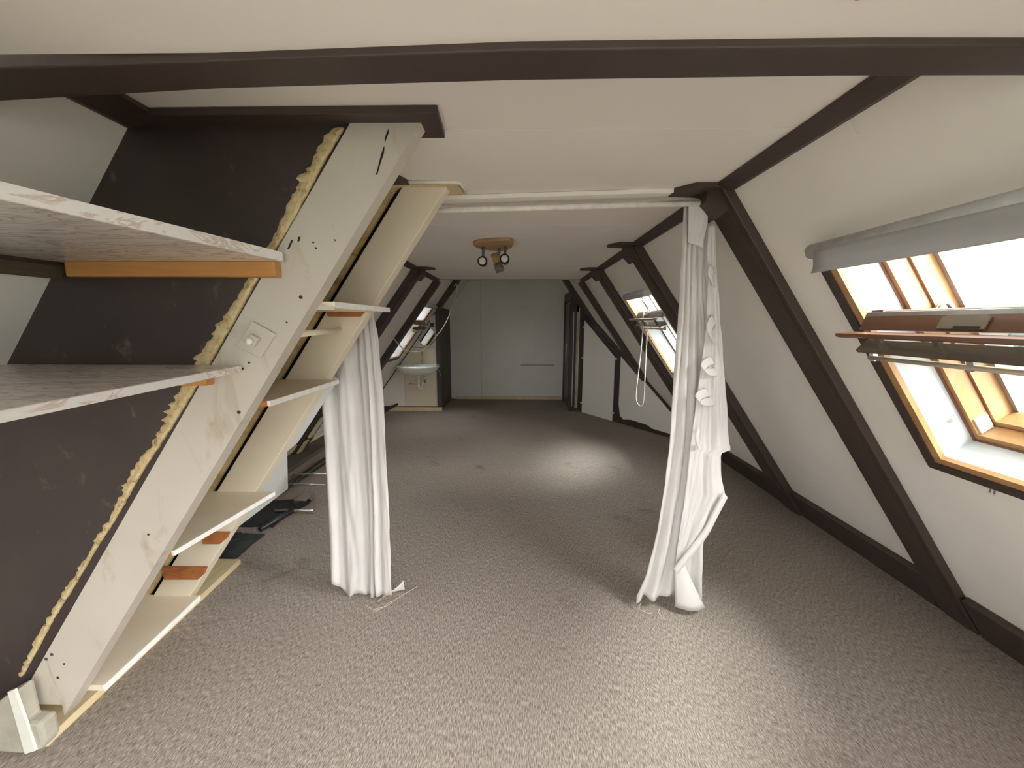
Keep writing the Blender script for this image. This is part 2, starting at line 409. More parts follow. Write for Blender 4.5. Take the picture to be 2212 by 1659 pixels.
# dark end of that wall, its post, and the way on to the far wall
box('wall_passage', -1.44, -1.40, NY+.05, 8.0, 0, 2.5, 'brown', None, kind='structure', label='dark brown side of the passage beside the washbasin wall', cat='wall')
box('trim_1', -1.46, -1.385, NY-.03, NY+.05, 0, 1.98, plain('worn_dark_post', (.06,.055,.05), .5), None, kind='structure', label='worn dark post at the end of the washbasin wall', cat='post')

# corridor wall on the right with the brown door
wc = thing('wall_corridor', 'dark door wall at the far right', 'wall', (.95, 7.5, 0), kind='structure')
box('wall_board', .95, .99, 7.86, 8.0, 0, 2.6, 'brown', wc); box('wall_board', .95, .99, 6.95, 7.06, 0, 2.6, 'brown', wc)
box('wall_board', .95, .99, 7.06, 7.86, 2.0, 2.6, 'brown', wc)
d1 = thing('door_1', 'dark brown wooden door with a metal lever handle, ajar edge-on at the far wall', 'door', (.96, 7.46, 0), kind='structure')
box('door_leaf', .955, .985, 7.08, 7.84, .02, 1.98, wood('dark_door_wood', (.035,.022,.014), (.065,.042,.025), (.09,.06,.035), .4, 'Z', 9, .06), d1)
for y in (7.04, 7.84): box('door_frame', .935, .965, y, y+.04, 0, 2.0, 'brown', d1)
hp = box('handle_plate', .948, .955, 7.56, 7.60, .97, 1.20, 'metal', d1)
tube('door_handle', [(.955, 7.58, 1.12), (.915, 7.58, 1.12), (.905, 7.60, 1.12), (.905, 7.70, 1.12)], .010, 'chrome', d1)
# posts between door and cupboard
pg = thing('trim_2', 'dark doorway posts with pale pipe and bare plank beside the door', 'post', (1.04, 6.95, 0), kind='structure')
box('post', .975, 1.00, 6.94, 7.00, 0, 1.95, 'brown', pg)
box('post', 1.005, 1.045, 6.93, 7.00, 0, 1.95, plain('dark_slate_post', (.035,.036,.038), .5), pg)
tube('pipe', [(.999, 6.93, .08), (.999, 6.93, 1.0), (.996, 6.93, 1.80)], .008, 'plastic', pg)
box('plank', 1.05, 1.088, 6.93, 6.95, .05, 1.80, paint('half_stripped_plank', (.34,.22,.12), (.60,.56,.47), .6, 5, .4, 40), pg)
box('plank', 1.09, 1.10, 6.925, 6.95, .05, 1.92, 'tape', pg)
box('post', 1.10, 1.15, 6.93, 6.97, 0, 1.95, 'brown', pg)
prism('lintel', [(.93, 6.92, 1.93), (1.12, 6.92, 1.93), (1.135, 6.92, 1.90), (.98, 6.92, 2.13), (.93, 6.92, 2.2)], (0,.08,0), 'brown', pg)
box('threshold', .97, 1.13, 6.90, 6.95, 0, .03, 'brown', pg)

# oblique knee wall with the cupboard door
DV = Vector((.95, -1.5, 0)).normalized(); DN = Vector((-DV.y, DV.x, 0))   # DN points away from the room? fixed below
DN = Vector((1.5, .95, 0)).normalized()
def D(x, z, off=0.0):
    y = 6.84 - (x - 1.184)/.95*1.5
    return Vector((x, y, z)) - DN*off
def rz(x): return H - (x - .925)/.6916
wk = thing('wall_knee', 'oblique white knee wall with a cupboard door under the slope', 'wall', (1.8, 5.8, 0), kind='structure')
prism('wall_board', [D(1.12, .0), D(1.18, .0), D(1.18, rz(1.18)+.02), D(1.12, rz(1.12)+.02)], DN*.02, 'brown', wk)
prism('wall_board', [D(1.61, .0), D(2.46, .0), D(2.46, .02), D(1.61, rz(1.61)+.02)], DN*.02, 'wall', wk)
prism('wall_board', [D(1.18, 1.70), D(1.61, 1.08), D(1.61, rz(1.61)+.02), D(1.18, rz(1.18)+.02)], DN*.02, 'wall', wk)
def dstrip(name, a, b, wd, mat, th=.012, par=None, base=0):
    # strip from a=(x,z) to b=(x,z), width wd below the line
    (x0, z0), (x1, z1) = a, b
    return prism(name, [D(x0, z0, base), D(x1, z1, base), D(x1, z1-wd, base), D(x0, z0-wd, base)], -DN*th, mat, par)
dstrip('trim_board', (1.14, rz(1.14)+.01), (1.88, rz(1.88)), .085, 'brown', par=wk)
dstrip('trim_board', (1.88, rz(1.88)+.01), (2.42, rz(2.42)), .055, 'brown', par=wk)
dstrip('trim_board', (1.15, 1.775), (1.62, 1.12), .075, 'brown', .018, wk)
prism('trim_board', [D(1.59, 0), D(1.64, 0), D(1.64, 1.09), D(1.59, 1.15)], -DN*.016, 'brown', wk)
prism('trim_board', [D(1.15, 0), D(1.178, 0), D(1.178, 1.74), D(1.15, 1.76)], -DN*.016, 'brown', wk)
pts = [(1.64, 0), (2.44, 0), (2.43, .045), (2.0, .055), (1.95, .09), (1.78, .10), (1.70, .07), (1.66, .12), (1.64, .30)]
prism('trim_board', [D(x, z) for x, z in pts], -DN*.012, 'brown', wk)
d2 = thing('door_2', 'white slanted cupboard door in the oblique knee wall', 'door', D(1.38, 0), kind='structure')
prism('door_leaf', [D(1.184, .0, .005), D(1.582, .0, .005), D(1.582, 1.06, .005), D(1.184, 1.65, .005)], -DN*.014, 'wall', d2)
for x, z in ((1.589, 1.02), (1.584, .13)): prism('hinge', [D(x-.02, z, .02), D(x+.02, z, .02), D(x+.02, z+.025, .02), D(x-.02, z+.025, .02)], -DN*.008, 'plastic', d2)
for z in (1.52, .98, .16): prism('hinge', [D(1.165, z, .018), D(1.19, z, .018), D(1.19, z+.022, .018), D(1.165, z+.022, .018)], -DN*.008, 'plastic', d2)

# ------------------------------------------------------------------ rafters
def rafter(fn, Y0, Y1, d, s1, label, head=True, s0=0.0, side=1):
    t = thing('roof_beam', label, 'beam', fn(s1, (Y0+Y1)/2, 0), kind='structure')
    slab('rafter', fn, s0, s1, Y0, Y1, -.001, d, 'brown', t, bev=.004)
    slab('rafter_edge', fn, s0, s1, Y0+.035, Y1-.035, d, d+.006, 'brown', t)
    if head:
        sg = side; xw = .925 if sg > 0 else -1.155
        def X(v): return xw - sg*v
        prism('head_board', [(X(-.02), Y0-.01, H-.022), (X(.15), Y0-.01, H-.022), (X(.225), Y0+.07, H-.022), (X(.225), Y0+.12, H-.022), (X(-.02), Y0+.14, H-.022)], (0,0,.021), 'brown', t)
        prism('head_block', [(X(-.03), Y0+.03, H-.001), (X(.085), Y0+.03, H-.001), (X(.085), Y0+.03, H-.070), (X(.02), Y0+.03, H-.135), (X(-.08), Y0+.03, H-.05)], (0, Y1-Y0-.032, 0), 'brown', t)
    return t
rafter(R, 1.804, 1.985, .040, 2.66, 'dark brown rafter beside the white tie-top curtain, nearest whole one on the right slope')
rafter(R, 3.045, 3.26, .060, 2.64, 'dark brown rafter on the right slope just behind the white curtain')
rafter(R, 4.385, 4.60, .060, 2.64, 'dark brown rafter on the far side of the small right roof window')
rafter(R, 5.60, 5.83, .050, 1.73, 'dark brown rafter ending above the oblique knee wall', head=False)
rafter(R, 6.62, 6.90, .060, 1.0, 'dark brown rafter over the far door posts', head=False, s0=-.65)
rafter(L, 4.34, 4.60, .060, 2.70, 'dark brown rafter on the left slope with the plastered patch', side=-1)
rafter(L, 5.46, 5.69, .060, 2.70, 'dark brown rafter on the left slope beside the far roof window', head=False)
rafter(L, 6.60, 6.89, .060, .45, 'short dark rafter above the washbasin wall end', head=False, s0=-.65)

# cross beam overhead where the ceiling steps up
st = [(-1.36, .800, .915), (-1.1, .790, .890), (-.6, .772, .852), (0, .748, .832), (.6, .745, .826), (1.14, .752, .830)]
V = []; F = []
for x, a, b in st: V += [(x, a, 2.066), (x, b, 2.066), (x, b, 2.2), (x, a, 2.2)]
for i in range(len(st)-1):
    for k in range(4): F.append((i*4+k, i*4+(k+1) % 4, i*4+4+(k+1) % 4, i*4+4+k))
F += [(0,1,2,3), tuple(range(len(V)-4, len(V)))]
cb = mesh('roof_beam', V, F, 'brown', kind='structure', label='long dark brown beam across the ceiling nearest the viewer', cat='beam', bev=.003)
# corner strips between ceiling and slopes
for i, (y0, y1) in enumerate(((.83, 1.80), (1.985, 3.045), (3.26, 4.385), (4.60, 5.575))):
    prism('trim_%d' % (i+3), [(.868, y0, H-.001), (.94, y0, H-.001), (.945, y0, H-.03), (.925, y0, H-.034), (.868, y0, H-.014)], (0, y1-y0, 0), 'brown', None, kind='structure',
          label='dark strip along the right ceiling corner, %s bay from the near beam' % ('first','second','third','fourth')[i], cat='trim')
for i, (y0, y1) in enumerate(((.86, 1.24), (1.87, 4.34), (4.60, 5.575))):
    wd = (.10, .06, .055)[i]
    prism('trim_%d' % (i+7), [(-1.155+wd, y0, H-.001), (-1.17, y0, H-.001), (-1.175, y0, H-.03), (-1.155, y0, H-.034), (-1.155+wd, y0, H-.014)], (0, y1-y0, 0), 'brown', None, kind='structure',
          label='dark strip along the left ceiling corner, %s' % ('between near beam and brown partition','behind the shelf unit','last bay')[i], cat='trim')
# skirtings on the right
def skirt(i, y0, y1, lab):
    t = thing('baseboard_%d' % i, lab, 'baseboard', (2.44, (y0+y1)/2, 0), kind='structure')
    slab('skirting_board', R, 2.40, 2.66, y0, y1, 0, .038, 'brown', t, bev=.004)
    box('skirting_foot', 2.40, 2.47, y0, y1, 0, .085, 'brown', t, bev=.004)
    return t
skirt(1, -2.0, 1.79, 'dark brown skirting in front of the nearest right rafter')
skirt(2, 1.99, 3.04, 'dark brown skirting between the two right rafters past the curtain foot')
t3 = skirt(3, 3.27, 4.38, 'dark brown skirting with a yellow foam seam behind the curtain')
tube('foam_seam', [(2.455, 3.50+.1*i, .012+.004*math.sin(i*1.7)) for i in range(11)], .014, 'foam', t3, n=6)
sk = box('baseboard_4', -2.76, -2.70, 3.6, 6.8, 0, .05, 'rawpine', None, kind='structure', label='raw yellow batten along the foot of the left slope', cat='baseboard')

# ================================================================== ROOF WINDOWS
def roof_window(idx, fn, Y0, Y1, s0, s1, label, side=1, dz=0.0, casing='brown', lining='pine', rail='pine_dark', flap='grey_wood'):
    t = thing('window_%d' % idx, label, 'window', fn(s1, (Y0+Y1)/2, 0), kind='structure')
    def ring(name, a, b, d0, d1, mat, top=True):
        # a = inner offset, b = outer offset around the hole
        slab(name, fn, s1+a, s1+b, Y0-b, Y1+b, d0, d1, mat, t)
        if top: slab(name, fn, s0-b, s0-a, Y0-b, Y1+b, d0, d1, mat, t)
        slab(name, fn, s0-a, s1+a, Y1+a, Y1+b, d0, d1, mat, t)
        slab(name, fn, s0-a, s1+a, Y0-b, Y0-a, d0, d1, mat, t)
    ring('casing', .024, .062, 0, .016, casing, False)
    ring('edge_bead', -.006, .024, -.010, .010, 'pine', False)
    # reveal
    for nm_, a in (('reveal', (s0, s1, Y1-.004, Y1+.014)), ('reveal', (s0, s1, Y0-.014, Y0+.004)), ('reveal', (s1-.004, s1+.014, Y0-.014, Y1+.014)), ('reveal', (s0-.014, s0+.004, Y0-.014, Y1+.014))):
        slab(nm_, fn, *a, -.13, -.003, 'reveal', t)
    for a in ((s0, s1, Y1-.006, Y1+.014), (s0, s1, Y0-.014, Y0+.006), (s1-.006, s1+.014, Y0, Y1), (s0-.014, s0+.006, Y0, Y1)):
        slab('groove_bead', fn, *a, -.140, -.130, 'groove', t)
    # timber frame, two boards deep with a groove between
    for a in ((s0, s1, Y1-.022, Y1+.014), (s0, s1, Y0-.014, Y0+.022), (s1-.03, s1+.014, Y0+.022, Y1-.022), (s0-.014, s0+.022, Y0+.022, Y1-.022)):
        slab('pine_lining', fn, *a, -.205, -.140, lining, t)
        slab('groove_bead', fn, *[v + k for v, k in zip(a, (0, 0, .0, .0))], -.211, -.205, 'groove', t)
    for a in ((s0, s1, Y1-.030, Y1+.014), (s0, s1, Y0-.014, Y0+.030), (s1-.05, s1+.014, Y0+.030, Y1-.030), (s0-.014, s0+.03, Y0+.030, Y1-.030)):
        slab('pine_lining', fn, *a, -.285, -.211, lining, t)
    slab('corner_cap', fn, s1-.10, s1-.032, Y1-.028, Y1-.022, -.20, -.150, 'tape', t)
    # outer cladding
    for a in ((s0-.05, s1+.05, Y1-.045, Y1+.06), (s0-.05, s1+.05, Y0-.06, Y0+.045)):
        slab('outer_frame', fn, *a, -.37, -.285, 'grey_metal', t)
    for a in ((s1-.05, s1+.10, Y0, Y1), (s0-.10, s0+.03, Y0, Y1)):
        slab('outer_frame', fn, *a, -.32, -.285, 'grey_metal', t)
    # pivoted sash, swung open to the horizontal
    def P(x, y, z):
        if side > 0: return Vector((x, y, z + dz))
        return Vector((-x - .246, y, z + .015 + dz))
    ya, yb = Y0+.045, Y1-.055
    def bar(name, poly, y0, y1, mat, par, **k):
        return prism(name, [P(x, y0, z) for x, z in poly], (0, y1-y0, 0), mat, par, **k)
    for y in (ya, yb-.045):
        bar('sash_rail', [(1.30, 1.605), (2.06, 1.625), (2.06, 1.672), (1.30, 1.648)], y, y+.045, rail, t)
    bar('sash_rail', [(2.02, 1.618), (2.07, 1.62), (2.07, 1.672), (2.02, 1.67)], ya, yb, 'pine_dark', t)
    bar('pane', [(1.31, 1.640), (2.03, 1.658), (2.03, 1.662), (1.31, 1.644)], ya+.045, yb-.045, 'glass', t)
    tr_ = bar('top_rail', [(1.262, 1.577), (1.283, 1.634), (1.32, 1.636), (1.32, 1.60), (1.285, 1.575)], ya, yb, rail, t, bev=.002)
    bar('aluminium_edge', [(1.280, 1.626), (1.284, 1.640), (1.33, 1.643), (1.33, 1.636), (1.286, 1.634)], ya, yb, 'metal', tr_)
    hb = bar('handle_bar', [(1.196, 1.553), (1.214, 1.548), (1.234, 1.553), (1.234, 1.558), (1.214, 1.556), (1.216, 1.562), (1.236, 1.566), (1.236, 1.571), (1.212, 1.569), (1.196, 1.564)], ya-.01, yb+.02, rail, t)
    fb = bar('flap_board', [(1.297, 1.541), (1.262, 1.503), (1.270, 1.494), (1.322, 1.507), (1.322, 1.53)], ya, yb, flap, t)
    tube('flap_rod', [P(1.318, ya+.01, 1.474), P(1.318, yb, 1.474)], .0085, wood_rod, t)
    for y in (ya+.05, (ya+yb)/2+.05, yb-.12):
        bar('bracket', [(1.226, 1.553), (1.262, 1.503), (1.275, 1.51), (1.240, 1.556)], y, y+.016, 'grey_wood', t)
    for y in (ya+.02, (ya+yb)/2+.02, yb-.02):
        bar('rod_clip', [(1.31, 1.49), (1.32, 1.462), (1.332, 1.466), (1.325, 1.50)], y, y+.018, 'metal', t)
    yc = (ya+yb)/2+.02
    lp = prism('lock_plate', [P(1.2600, yc-.055, 1.584), P(1.2600, yc+.065, 1.584), P(1.2745, yc+.065, 1.618), P(1.2765, yc+.053, 1.624), P(1.2765, yc-.043, 1.624), P(1.2745, yc-.055, 1.618)], P(1.256,0,1.586)-P(1.2600,0,1.584), 'lock', t)
    prism('latch_slot', [P(1.2572, yc-.045, 1.586), P(1.2572, yc+.02, 1.586), P(1.2602, yc+.02, 1.593), P(1.2602, yc-.045, 1.593)], P(1.255,0,1.587)-P(1.2572,0,1.586), 'black', lp)
    for yh, sg in ((Y1-.026, -1), (Y0+.026, 1)):
        h_ = tube('pivot_hinge', [P(1.585, yh, 1.648), P(1.585, yh+sg*.012, 1.648)], .036, 'metal', t, n=20, smooth=False)
        tube('hinge_loop', [P(1.585+.020*math.cos(a)-.004, yh+sg*.014, 1.655+.020*math.sin(a)) for a in [i*.5 for i in range(10)]], .0055, 'metal', h_, n=6)
    tube('screw_socket', [P(1.690, Y1-.022, 1.225), P(1.690, Y1-.030, 1.225)], .009, 'metal', t, n=12, smooth=False)
    return t
M['pale_rail'] = wood('dusty_pale_rail', (.20,.15,.12), (.30,.24,.20), (.38,.32,.27), .5, 'Y', 9, .08)
wood_rod = plain('beige_rod_paint', (.52,.44,.33), .4)
w1 = roof_window(1, R, .70, 1.51, .40, 1.39, 'open roof window with pine frame at the right edge, view of sky and terrace')
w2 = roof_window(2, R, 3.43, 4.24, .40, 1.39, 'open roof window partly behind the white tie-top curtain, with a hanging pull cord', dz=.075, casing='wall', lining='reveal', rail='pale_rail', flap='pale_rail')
w3 = roof_window(3, L, 5.72, 6.42, .44, 1.43, 'bright roof window on the left slope beside the washbasin', side=-1, dz=-.02)
w4 = roof_window(4, R, -1.80, -.06, .40, 2.20, 'unseen roof window added on the right slope behind the viewer for light')  # unseen window added to raise the light in the room
w7 = roof_window(7, L, 2.70, 3.50, .40, 1.39, 'roof window added for light on the left slope, hidden behind the shelf unit and curtain', side=-1)  # invented window, hidden from view, lights the middle of the room
w6 = roof_window(6, L, -1.80, -.06, .40, 2.20, 'unseen roof window added on the left slope behind the viewer for light', side=-1)  # unseen counterpart on the left, also added for interior light

# roller blinds
def roller(name, label, fn, Ya, Yb, s, side, drop, r=.028, d=.05):
    c = fn(s, 0, d)
    t = thing(name, label, 'blind', (c.x, (Ya+Yb)/2, c.z - drop))
    tube('roller', [(c.x, Ya, c.z), (c.x, Yb, c.z)], r, 'blind', t, n=20)
    for y, q in ((Ya-.006, Ya+.002), (Yb-.002, Yb+.006)): tube('end_cap', [(c.x, y, c.z), (c.x, q, c.z)], r+.001, 'plastic', t, n=20, smooth=False)
    if drop:
        V, F = [], []; n = 12
        for i in range(n+1):
            y = Ya+.05 + (Yb-Ya-.10)*i/n
            for j in range(6):
                V.append((c.x - side*(r-.002) + side*.006*math.sin(j*1.2+i*.3)*j/5, y + (.004*j/5 if i == n else 0), c.z - (drop+r*.3)*j/5))
        for i in range(n):
            for j in range(5): F.append((i*6+j, i*6+j+1, (i+1)*6+j+1, (i+1)*6+j))
        o = mesh('blind_fabric', V, F, 'blind_cloth', t, smooth=True)
        m = o.modifiers.new('thick', 'SOLIDIFY'); m.thickness = .0012
    return t
roller('roller_blind', 'grey-white roller blind rolled up above the right-edge roof window', R, .64, 1.515, .38, 1, .075)
roller('roller_blind', 'grey-brown roller blind above the roof window behind the curtain', R, 3.36, 4.02, .385, 1, .03, .034)
roller('roller_blind', 'small dim roller blind above the left roof window by the washbasin', L, 5.72, 6.40, .40, -1, .02, .03)

# ================================================================== NEAR LEFT: brown partition, planks, shelves
def strip_x(z, b, a=.700): return a*z + b
prism('partition', [(-1.155, 1.245, H), (-.46, 1.245, H), (-2.00, 1.245, 0), (-2.757, 1.245, 0)], (0,.02,0), 'panel', None, kind='structure',
      label='scuffed dark brown triangular partition behind the marbled shelves', cat='partition')
hd = prism('roof_beam', [(-1.12, 1.19, 2.183), (-.228, 1.185, 2.183), (-.236, 1.335, 2.183), (-1.12, 1.335, 2.183)], (0,0,.021), 'brown', kind='structure',
           label='flat dark header board on the ceiling above the scuffed cream plank', cat='beam', bev=.002)

def plank(name, label, Yf, Yb, xr, xl, ztop, bottom, mat):
    t = thing(name, label, 'plank', (xr, (Yf+Yb)/2, 0), kind='structure')
    poly = [(.698*ztop+xl, Yf, ztop), (.698*ztop+xr, Yf, ztop)] + [(x, Yf, z) for x, z in bottom]
    prism('board', poly, (0, Yb-Yf, 0), mat, t, bev=.003)
    return t
pl1 = plank('inclined_plank', 'wide scuffed cream plank slanting from ceiling to floor in front of the shelf unit', 1.236, 1.290, -1.812, -2.022, 2.183,
            [(-1.812+.698*.10, .10), (-1.742, .10), (-1.742, .150), (-1.835, .150), (-1.842, .258)], 'plank')
del pl1['kind']
pl2 = plank('inclined_plank', 'second slanting cream plank at the back of the shelf unit by the left curtain', 1.795, 1.868, -1.842, -2.038, 2.19,
            [(-1.842, .0), (-2.038, .0)], 'cream')
del pl2['kind']
# marks and fittings on the front plank
fy = 1.2355
def hole(x, z, r=.0045):
    disc('nail_hole', (x, fy+.0005, z), (0,-1,0), r, .0012, 'black', pl1, 10)
for x, z, r in ((-.688, 1.679, .006), (-.928, 1.304, .006), (-.876, 1.47, .0035), (-1.30, .86, .004), (-1.70, .33, .004), (-.90, 1.45, .004), (-.635, 1.845, .003), (-.628, 1.828, .003), (-.74, 1.60, .003), (-1.735, .27, .005)):
    hole(x, z, r)
def crack(pts, wd):
    V = []; 
    for i, (x, z) in enumerate(pts):
        q = wd[i]; V += [(x-q, fy-.0006, z), (x+q, fy-.0006, z)]
    n = len(V); V2 = V + [(x, y+.002, z) for x, y, z in V]
    F = []
    for i in range(len(pts)-1):
        a = i*2; F += [(a, a+1, a+3, a+2), (n+a, n+a+2, n+a+3, n+a+1), (a, a+2, n+a+2, n+a), (a+1, n+a+1, n+a+3, a+3)]
    F += [(0, n, n+1, 1), (n-2, n-1, 2*n-1, 2*n-2)]
    return mesh('crack', V2, F, 'black', pl1)
crack([(-.385, 2.165), (-.388, 2.155), (-.395, 2.140), (-.397, 2.13)], [.0006, .003, .0025, .0005])
crack([(-.400, 2.118), (-.405, 2.10), (-.411, 2.085), (-.420, 2.06), (-.425, 2.045), (-.428, 2.04)], [.0006, .0035, .003, .0022, .002, .003])
crack([(-.700, 1.852), (-.715, 1.825)], [.003, .003]); crack([(-.676, 1.862), (-.681, 1.848)], [.003, .003])
for x, z in ((-1.765, .39), (-1.74, .41)): disc('ink_spot', (x, fy+.0005, z-.04), (0,-1,.1), .006, .001, plain('ink', (.06,.06,.09), .6), pl1)
# wall switch plate tilted with the plank
sw = thing('dimmer_switch', 'white painted square switch plate with a round dimmer knob on the plank', 'switch', (-.843, fy, 1.50))
q = [(-.846, fy, 1.603), (-.775, fy, 1.563), (-.832, fy, 1.487), (-.908, fy, 1.522)]
prism('plate', q, (0,-.009,0), 'plank', sw, bev=.002)
qc = [(-.846, fy-.009, 1.563), (-.822, fy-.009, 1.549), (-.842, fy-.009, 1.522), (-.868, fy-.009, 1.535)]
prism('knob_base', qc, (0,-.014,0), 'plank', sw, bev=.003)
tube('knob', [(-.848, fy-.022, 1.541), (-.848, fy-.038, 1.541)], [.012, .010], 'plastic', sw, n=16)
# lumps at the foot
lump = thing('plaster_lump', 'grey plaster lump with a white strip at the foot of the scuffed plank', 'plaster', (-1.83, 1.19, 0))
def blob_poly(name, pts, y0, th, mat, par):
    V, F = prism_v([(x, y0, z) for x, z in pts], (0, th, 0)); return mesh(name, V, F, mat, par, bev=.012)
blob_poly('plaster', [(-1.955, .02), (-1.84, .012), (-1.76, .03), (-1.742, .06), (-1.742, .148), (-1.80, .150), (-1.80, .29), (-1.85, .262), (-1.93, .20), (-1.955, .12)], 1.165, .056, 'plaster', lump)
prism('strip', [(-1.822, 1.158, .290), (-1.795, 1.158, .30), (-1.768, 1.158, .04), (-1.812, 1.158, .025)], (0,.008,0), 'tape', lump)
# ragged foam seam beside the plank
def foam_strip(name, label, xl, y, z0, z1, wbase, depth):
    rnd = random.Random(3); n = 210; V, F = [], []
    for i in range(n+1):
        z = z0 + (z1-z0)*i/n; xr_ = .698*z + xl + .004
        a = .5+.5*noise.noise(Vector((z*3.1, 2.0, 0))); jag = abs(noise.noise(Vector((z*38, 7, 0))))
        tz = min(1, max(0, (z-.5)/.9)); wd = wbase*(.22 + 1.0*a)*(.45+.65*tz) + .050*jag*(.3+a)*(.5+.5*tz) + rnd.uniform(0, .012)
        gap = .008 + .045*(1-tz)*(.6+.4*z) + .014*(.5+.5*noise.noise(Vector((z*5, 9, 0))))
        pr = [(xr_-gap, 0), (xr_-gap-.001, .6), (xr_-gap-wd*.25, 1.0), (xr_-gap-wd*.55, .8), (xr_-gap-wd*.8, .5+rnd.uniform(-.2,.2)), (xr_-gap-wd, .05)]
        dzj = rnd.uniform(-.003, .003)
        for x, hgt in pr: V.append((x, y - depth*hgt*(.6+.8*abs(noise.noise(Vector((z*25, x*25, 1))))), z + dzj))
        V.append((xr_-gap-wd, y+.001, z))
        V.append((xr_-gap, y+.001, z))
    k = 8
    for i in range(n):
        for j in range(k): F.append((i*k+j, i*k+(j+1) % k, (i+1)*k+(j+1) % k, (i+1)*k+j))
    F += [tuple(range(k)), tuple(range(n*k, n*k+k))]
    o = mesh(name, V, F, 'foam', None, label=label, cat='foam seam'); o['kind'] = 'stuff'
    return o
foam_strip('insulation_foam', 'ragged yellow insulation foam between the brown partition and the scuffed plank', -2.022, 1.2445, .27, 2.17, .040, .012)
prism('partition', [(-1.155, 1.799, H), (-.525, 1.799, H), (-2.064, 1.799, 0), (-2.757, 1.799, 0)], (0,.02,0), 'aged', None, kind='structure',
      label='stained yellow board seen through the shelf unit left of the rear plank', cat='partition')
prism('partition', [(-1.155, 1.870, H), (-.40, 1.870, H), (-1.93, 1.870, 0), (-2.757, 1.870, 0)], (0,.012,0), 'brown', None, kind='structure',
      label='dark board added behind the rear slanting plank to keep light out of the gap', cat='partition')  # added to block the hidden window's light so the gap stays dark
h2 = thing('ceiling_pad', 'small raw wood pad with white sealant border above the rear plank', 'pad', (-.37, 1.83, 2.18))
prism('pad_board', [(-.56, 1.77, 2.188), (-.262, 1.772, 2.188), (-.250, 1.90, 2.188), (-.56, 1.90, 2.188)], (0,0,.016), 'rawpine', h2)
tube('sealant', [(-.56, 1.765, 2.198), (-.265, 1.766, 2.198), (-.252, 1.78, 2.198), (-.240, 1.905, 2.198)], .008, 'tape', h2, n=6)
prism('dark_board', [(-.60, 1.60, 2.186), (-.51, 1.66, 2.186), (-.47, 1.765, 2.186), (-.60, 1.765, 2.186)], (0,0,.018), 'brown', h2)

# white shelves of the unit between the planks
def unit_shelf(label, z0, z1, x0, x1, xl, y0=1.292, y1=1.79, raw=True, mat='cream', bev=.0015):
    t = thing('shelf_board', label, 'shelf', ((x0+xl)/2, (y0+y1)/2, z0), group=None)
    prism('board', [(x0-.006, y0, z0), (x1-.006, y1, z0), (xl, y1, z0), (xl, y0, z0)], (0,0,z1-z0), mat, t)
    prism('edge_strip', [(x0-.006, y0, z0), (x1-.006, y1, z0), (x1, y1, z0), (x0, y0, z0)], (0,0,z1-z0), 'white_edge', t)
    if raw: box('sawn_end', xl, x0-.012, y0-.004, y0, z0, z1, 'raw', t)
    return t
unit_shelf('lowest cream shelf board just above the carpet between the slanting planks', .152, .178, -1.632, -1.668, -2.30, 1.292, 1.80, raw=False)
unit_shelf('cream shelf board at knee height with orange sawn end, second from the floor', .742, .762, -1.271, -1.214, -1.95, 1.292, 1.80)
unit_shelf('cream shelf board at chest height touching the left curtain, third from the floor', 1.312, 1.331, -.856, -.852, -1.60, 1.292, 1.80)
s4 = unit_shelf('small white topmost shelf board with a black screw cap, seen edge-on', 1.648, 1.668, -.607, -.591, -1.10, 1.292, 1.80, raw=False)
prism('bracket_plate', [(-.690, 1.291, 1.668), (-.665, 1.291, 1.668), (-.640, 1.291, 1.655), (-.607, 1.291, 1.652), (-.607, 1.291, 1.642), (-.70, 1.291, 1.642)], (0,-.005,0), 'plank', s4)
disc('screw_cap', (-.672, 1.284, 1.653), (0,-1,0), .008, .004, 'black', s4, 16)
def ledger(label, pts, y=1.795, mat='raw'):
    prism('shelf_ledger', [(x, y, z) for x, z in pts], (0,-.018,0), mat, None, label=label, cat='batten', bev=.002)
ledger('orange ledger block on the rear plank just under the knee-high shelf', [(-1.60, .548), (-1.458, .547), (-1.475, .515), (-1.511, .485), (-1.60, .484)])
ledger('lower orange ledger block on the rear plank above the lowest shelf', [(-1.826, .351), (-1.599, .351), (-1.620, .31), (-1.651, .284), (-1.826, .282)])
ledger('orange ledger block under the small topmost shelf', [(-.876, 1.648), (-.705, 1.648), (-.726, 1.627), (-.866, 1.627), (-.876, 1.632)])
ledger('short orange ledger peeping under the chest-high shelf', [(-1.10, 1.312), (-.93, 1.312), (-.95, 1.295), (-1.10, 1.29)])
tube('hanging_rod', [(-.747, 1.288, 1.560), (-.829, 1.795, 1.565)], .0115, 'cream', None, n=14, label='short cream rod spanning the two slanting planks', cat='rod')
# cool white board behind the rear plank
b = [(-1.475, 1.868, .529), (-1.459, 2.29, .553), (-1.19, 1.885, .942), (-1.168, 1.955, .968), (-1.058, 1.962, 1.125), (-.93, 1.962, 1.31), (-.93, 1.868, 1.31)]
def on2(Y, z): return (.70*z - 1.846, Y, z)
prism('lining_board', [on2(y, z) for _, y, z in b], (-.012, 0, .009), 'blue_white', None, label='pale bluish white board sticking out behind the rear slanting plank', cat='board')
# plinth and leftovers
prism('floor_plinth', [(-1.783, 1.20, 0), (-1.85, 2.33, 0), (-2.05, 2.33, 0), (-2.3, 1.30, 0), (-2.0, 1.20, 0)], (0,0,.035), 'rawpine', None, bev=.004,
      label='raw yellow wood plinth board on the carpet under the shelf unit', cat='plinth')

